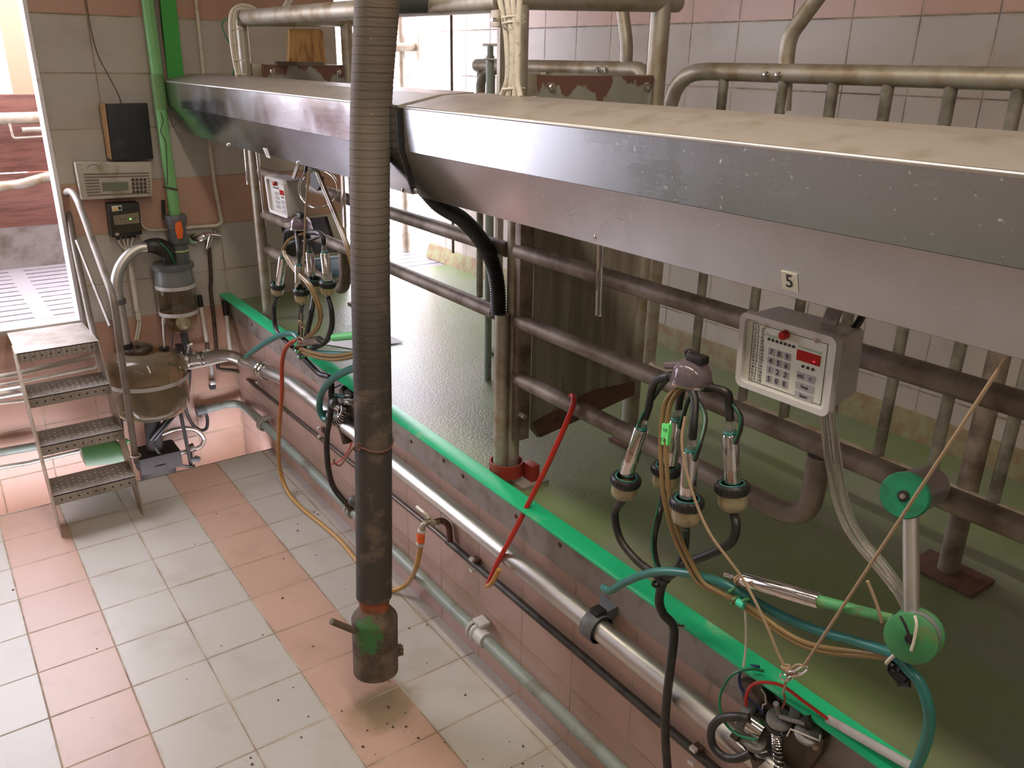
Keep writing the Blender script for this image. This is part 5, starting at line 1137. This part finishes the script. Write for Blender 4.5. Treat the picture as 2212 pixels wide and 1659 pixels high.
hose('loop_wire', 'red wire arching from the near pulsator along the green edge', [P(1612, 1528, x=1.18), P(1613, 1500, x=1.175), P(1625, 1480, x=1.175), P(1650, 1474, x=1.18), P(1690, 1482, x=1.19), P(1740, 1518, x=1.20), P(1792, 1556, x=1.21)], .0045, M_RED, 6, 8, 'wire')
tag(MB().cyl(P(1788, 1553, x=1.215), P(1990, 1668, x=1.215), .011).build('cable_tube', M_LGREY), 'grey cable tube tucked under the green edge right of the near pulsator', 'tube')
hose('loop_wire', 'thin red wire tied to the far black drain hose', [P(716, 1003, x=1.12), P(735, 995, x=1.11), P(752, 975, x=1.10), P(760, 955, x=1.10)], .004, M_RED, 5, 8, 'wire')
hose('loop_wire', 'blue wire sticking out above the far pulsator', [P(712, 845, x=1.19), P(722, 838, x=1.19), P(735, 832, x=1.19)], .004, M_WIREB, 3, 8, 'wire')
hose('loop_wire', 'teal wire knot beside the far pulsator', [P(712, 835, x=1.19), P(716, 850, x=1.18), P(730, 853, x=1.18), P(745, 856, x=1.18)], .006, M_TEAL, 3, 8, 'wire')
hv_ = thing('hose_valve', 'dark hose valve on the grey-green pipe below the far drain hose', 'valve', P(757, 1098, x=1.19))
MB().cyl(P(748, 1085, x=1.185), P(764, 1110, x=1.21), .016).build('hose_tail', M_DKBRN, hv_); MB().sphere(P(764, 1082, x=1.2), .03, 14).build('body', M_GREY, hv_)
# ================================================================== hanging suction hose
HCX, HCY = .785, -2.165
def H(px, py): return P(px, py, y=-1.975 - max(0., min(1., (py - 330) / 1100.)) * .20 - max(0., (200 - py) / 260.) * .13)
hs = thing('suction_hose', 'thick ribbed suction hose hanging in front of the hood with a rusty iron nozzle', 'suction hose', (.785, -2.165, .16))
hp = [H(818, -60), H(815, 0), H(808, 110), H(802, 220), H(799, 330), H(799, 450), H(800, 600), H(803, 750), H(806, 900), H(807, 1050), H(808, 1180), H(808, 1288)]
n_seg = 26
pts = spline(hp, n_seg); L_ = 2.75
top_r = lambda t: (.0695 - .002 * min(1, t * 2.2)) + (.0007 if t < .55 else .0002) * math.sin(t * L_ / .0265 * 2 * PI)
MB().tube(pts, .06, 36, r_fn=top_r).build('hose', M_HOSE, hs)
nb = H(812, 1447); nt = H(808, 1288)
ND = (nt - nb).normalized(); NL = (nt - nb).length
MB().lathe([(.058, NL * .86), (.055, NL * .88), (.058, NL * .93), (.055, NL * .97), (.060, NL * 1.02), (0, NL * 1.02)], nb, ND, 36).build('orange_neck', M_NECK, hs)
MB().lathe([(.055, NL * .87), (.085, NL * .75), (.089, NL * .71), (.088, NL * .69), (.087, NL * .3), (.087, .0), (.081, -.002), (.081, .05), (0, .05)], nb, ND, 40, caps=False).build('nozzle', M_NOZZ2, hs)
MB().cyl(H(765, 1362), H(716, 1342), .0125).build('handle_bar', M_NOZZ, hs)
m = MB()
for k in range(9): m.cbox(H(851 + random.uniform(-6, 5), 1385 + k * 2.2) + Vector((0, -.03, 0)), (.02, .03, .016), Matrix.Rotation(k * 1.3, 3, 'X') @ Matrix.Rotation(k, 3, 'Z'))
m.build('dirt_lump', M_NOZZ, hs)
wr = MB().tube([H(768, 960) + Vector((0, -.02, 0)), H(790, 962) + Vector((0, -.067, 0)), H(820, 957) + Vector((0, -.067, 0)), H(843, 947) + Vector((0, -.02, 0)), H(846, 944) + Vector((0, .02, 0))], .004, 8, n=5)
wr.torus(H(765, 960) + Vector((0, -.03, 0)), (0, 1, .2), .014, .0035)
wr.tube([H(764, 966), H(750, 985), H(735, 1005), H(722, 1000), H(722, 992)], .0035, 6, n=4)
wr.build('wire_tie', M_RUST, hs)
tag(MB().cyl(P(840, 2, y=-1.75), P(938, 0, y=-1.75), .045, seg=24).build('roller_housing', mat('dark_grey_housing', (.055, .058, .065), .45)), 'dark grey roller housing at the top behind the suction hose', 'housing')
# ================================================================== cables and small things above the hood
bn = thing('cable_bundle', 'bundle of white braided cables tied to the near frame post', 'cable', P(1100, 200, x=1.28))
for k, pp in enumerate((((1076, -20), (1090, 50), (1096, 110), (1096, 170), (1084, 207)), ((1092, -20), (1104, 60), (1107, 120), (1105, 175), (1098, 208)), ((1108, -20), (1112, 55), (1112, 120), (1112, 175), (1112, 208)), ((1124, -20), (1120, 55), (1119, 120), (1118, 175), (1124, 209)))):
    MB().tube([P(*p, x=1.285 - .006 * (k % 2)) for p in pp], .0095, 10, n=6).build('braided_cable', mat('braided_cable', (.62, .57, .49), .7, dirt=(.35, .30, .24), amt=.3, scale=60, bump=.6), bn)
for yy in (38, 50, 192): MB().torus(P(1110, yy, x=1.30), (0, .1, 1), .036, .003, seg=24).build('zip_tie', M_WHITE, bn)
ca = thing('cable_bundle', 'two white cables strapped along the corner of the far frame', 'cable', P(505, 150, y=.27))
for k, d_ in enumerate((0, 7)):
    MB().tube([P(632 + d_, -20, y=.27), P(610 + d_, 20, y=.27), P(590, 36 + d_ * .6, y=.27), P(565, 32 + d_ * .5, y=.27), P(545, 16 + d_, y=.27), P(520, 12 + d_, y=.27), P(500 + d_, 28, y=.27), P(498 + d_, 70, y=.27), P(504 + d_, 120, y=.27), P(515 + d_, 175, y=.27)], .0105, 8, n=6).build('cable', M_WPIPE, ca)
for a_, b_ in (((497, 63), (522, 62)), ((503, 129), (529, 131)), ((510, 160), (531, 161))): MB().tube([P(*a_, y=.255), P(*b_, y=.255)], .004, 6).build('zip_tie', M_WHITE, ca)
pipe('earth_wire', 'thin green earth wire left of the far frame post', [P(494, 38, y=.40), P(480, 50, y=.45), P(486, 75, y=.45), P(503, 110, y=.40), P(505, 150, y=.40), P(499, 172, y=.40)], .004, M_WIREG, 5, 6)
# ================================================================== things on the platform
def sheet(pp, label, z=ZP + .004): tag(MB().prism([P(*p, z=z) for p in pp], (0, 0, .0015)).build('paper_sheet', M_PAPER), label, 'paper', 'papers lying on the platform')
sheet([(704, 744), (740, 724), (768, 738), (765, 754)], 'white paper sheet left of the suction hose on the platform')
sheet([(738, 722), (800, 706), (873, 739), (780, 752)], 'white paper sheet whose corner shows right of the suction hose', ZP + .007)
tag(MB().prism([P(1055, 762, z=ZP), P(1068, 757, z=ZP), P(1078, 768, z=ZP), P(1070, 772, z=ZP)], (0, 0, .02)).build('floor_bracket', M_BLACKP), 'small black bracket on the platform just left of the double post', 'bracket')
tb = thing('plastic_tub', 'grey-green plastic tub behind the rails of the far stall', 'tub', P(700, 590, x=1.42))
MB().prism([P(636, 566, x=1.42), P(748, 553, x=1.42), P(750, 582, x=1.42), P(742, 594, x=1.42), P(722, 601, x=1.42), P(680, 601, x=1.42), P(645, 590, x=1.42)], (.16, 0, 0)).build('bowl', mat('tub_plastic', (.06, .085, .085), .35), tb, bevel=.006)
MB().tube([P(636, 565, x=1.415), P(748, 552, x=1.415)], .007, 8).build('rim', mat('tub_rim', (.20, .27, .27), .4), tb)
MB().prism([P(606, 478, x=1.60), P(700, 468, x=1.60), P(724, 545, x=1.60), P(618, 556, x=1.60)], (.02, 0, 0)).build('rubber_flap', M_BLACK, tb)
m = MB()
for k in range(80):
    x, y = random.uniform(-.4, 1.2), random.uniform(-3.3, -.2)
    if k > 45: x, y = random.uniform(.45, 1.15), random.uniform(-2.9, -1.9)
    s_ = random.uniform(.002, .006); m.cbox((x, y, s_ * .4), (s_ * 1.6, s_, s_ * .8), Matrix.Rotation(random.uniform(0, 3), 3, 'Z'))
tag(m.build('dung_crumbs', mat('crumbs', (.07, .045, .03), .9)), 'small dark crumbs of dirt scattered over the tiled pit floor', 'dirt')['kind'] = 'stuff'
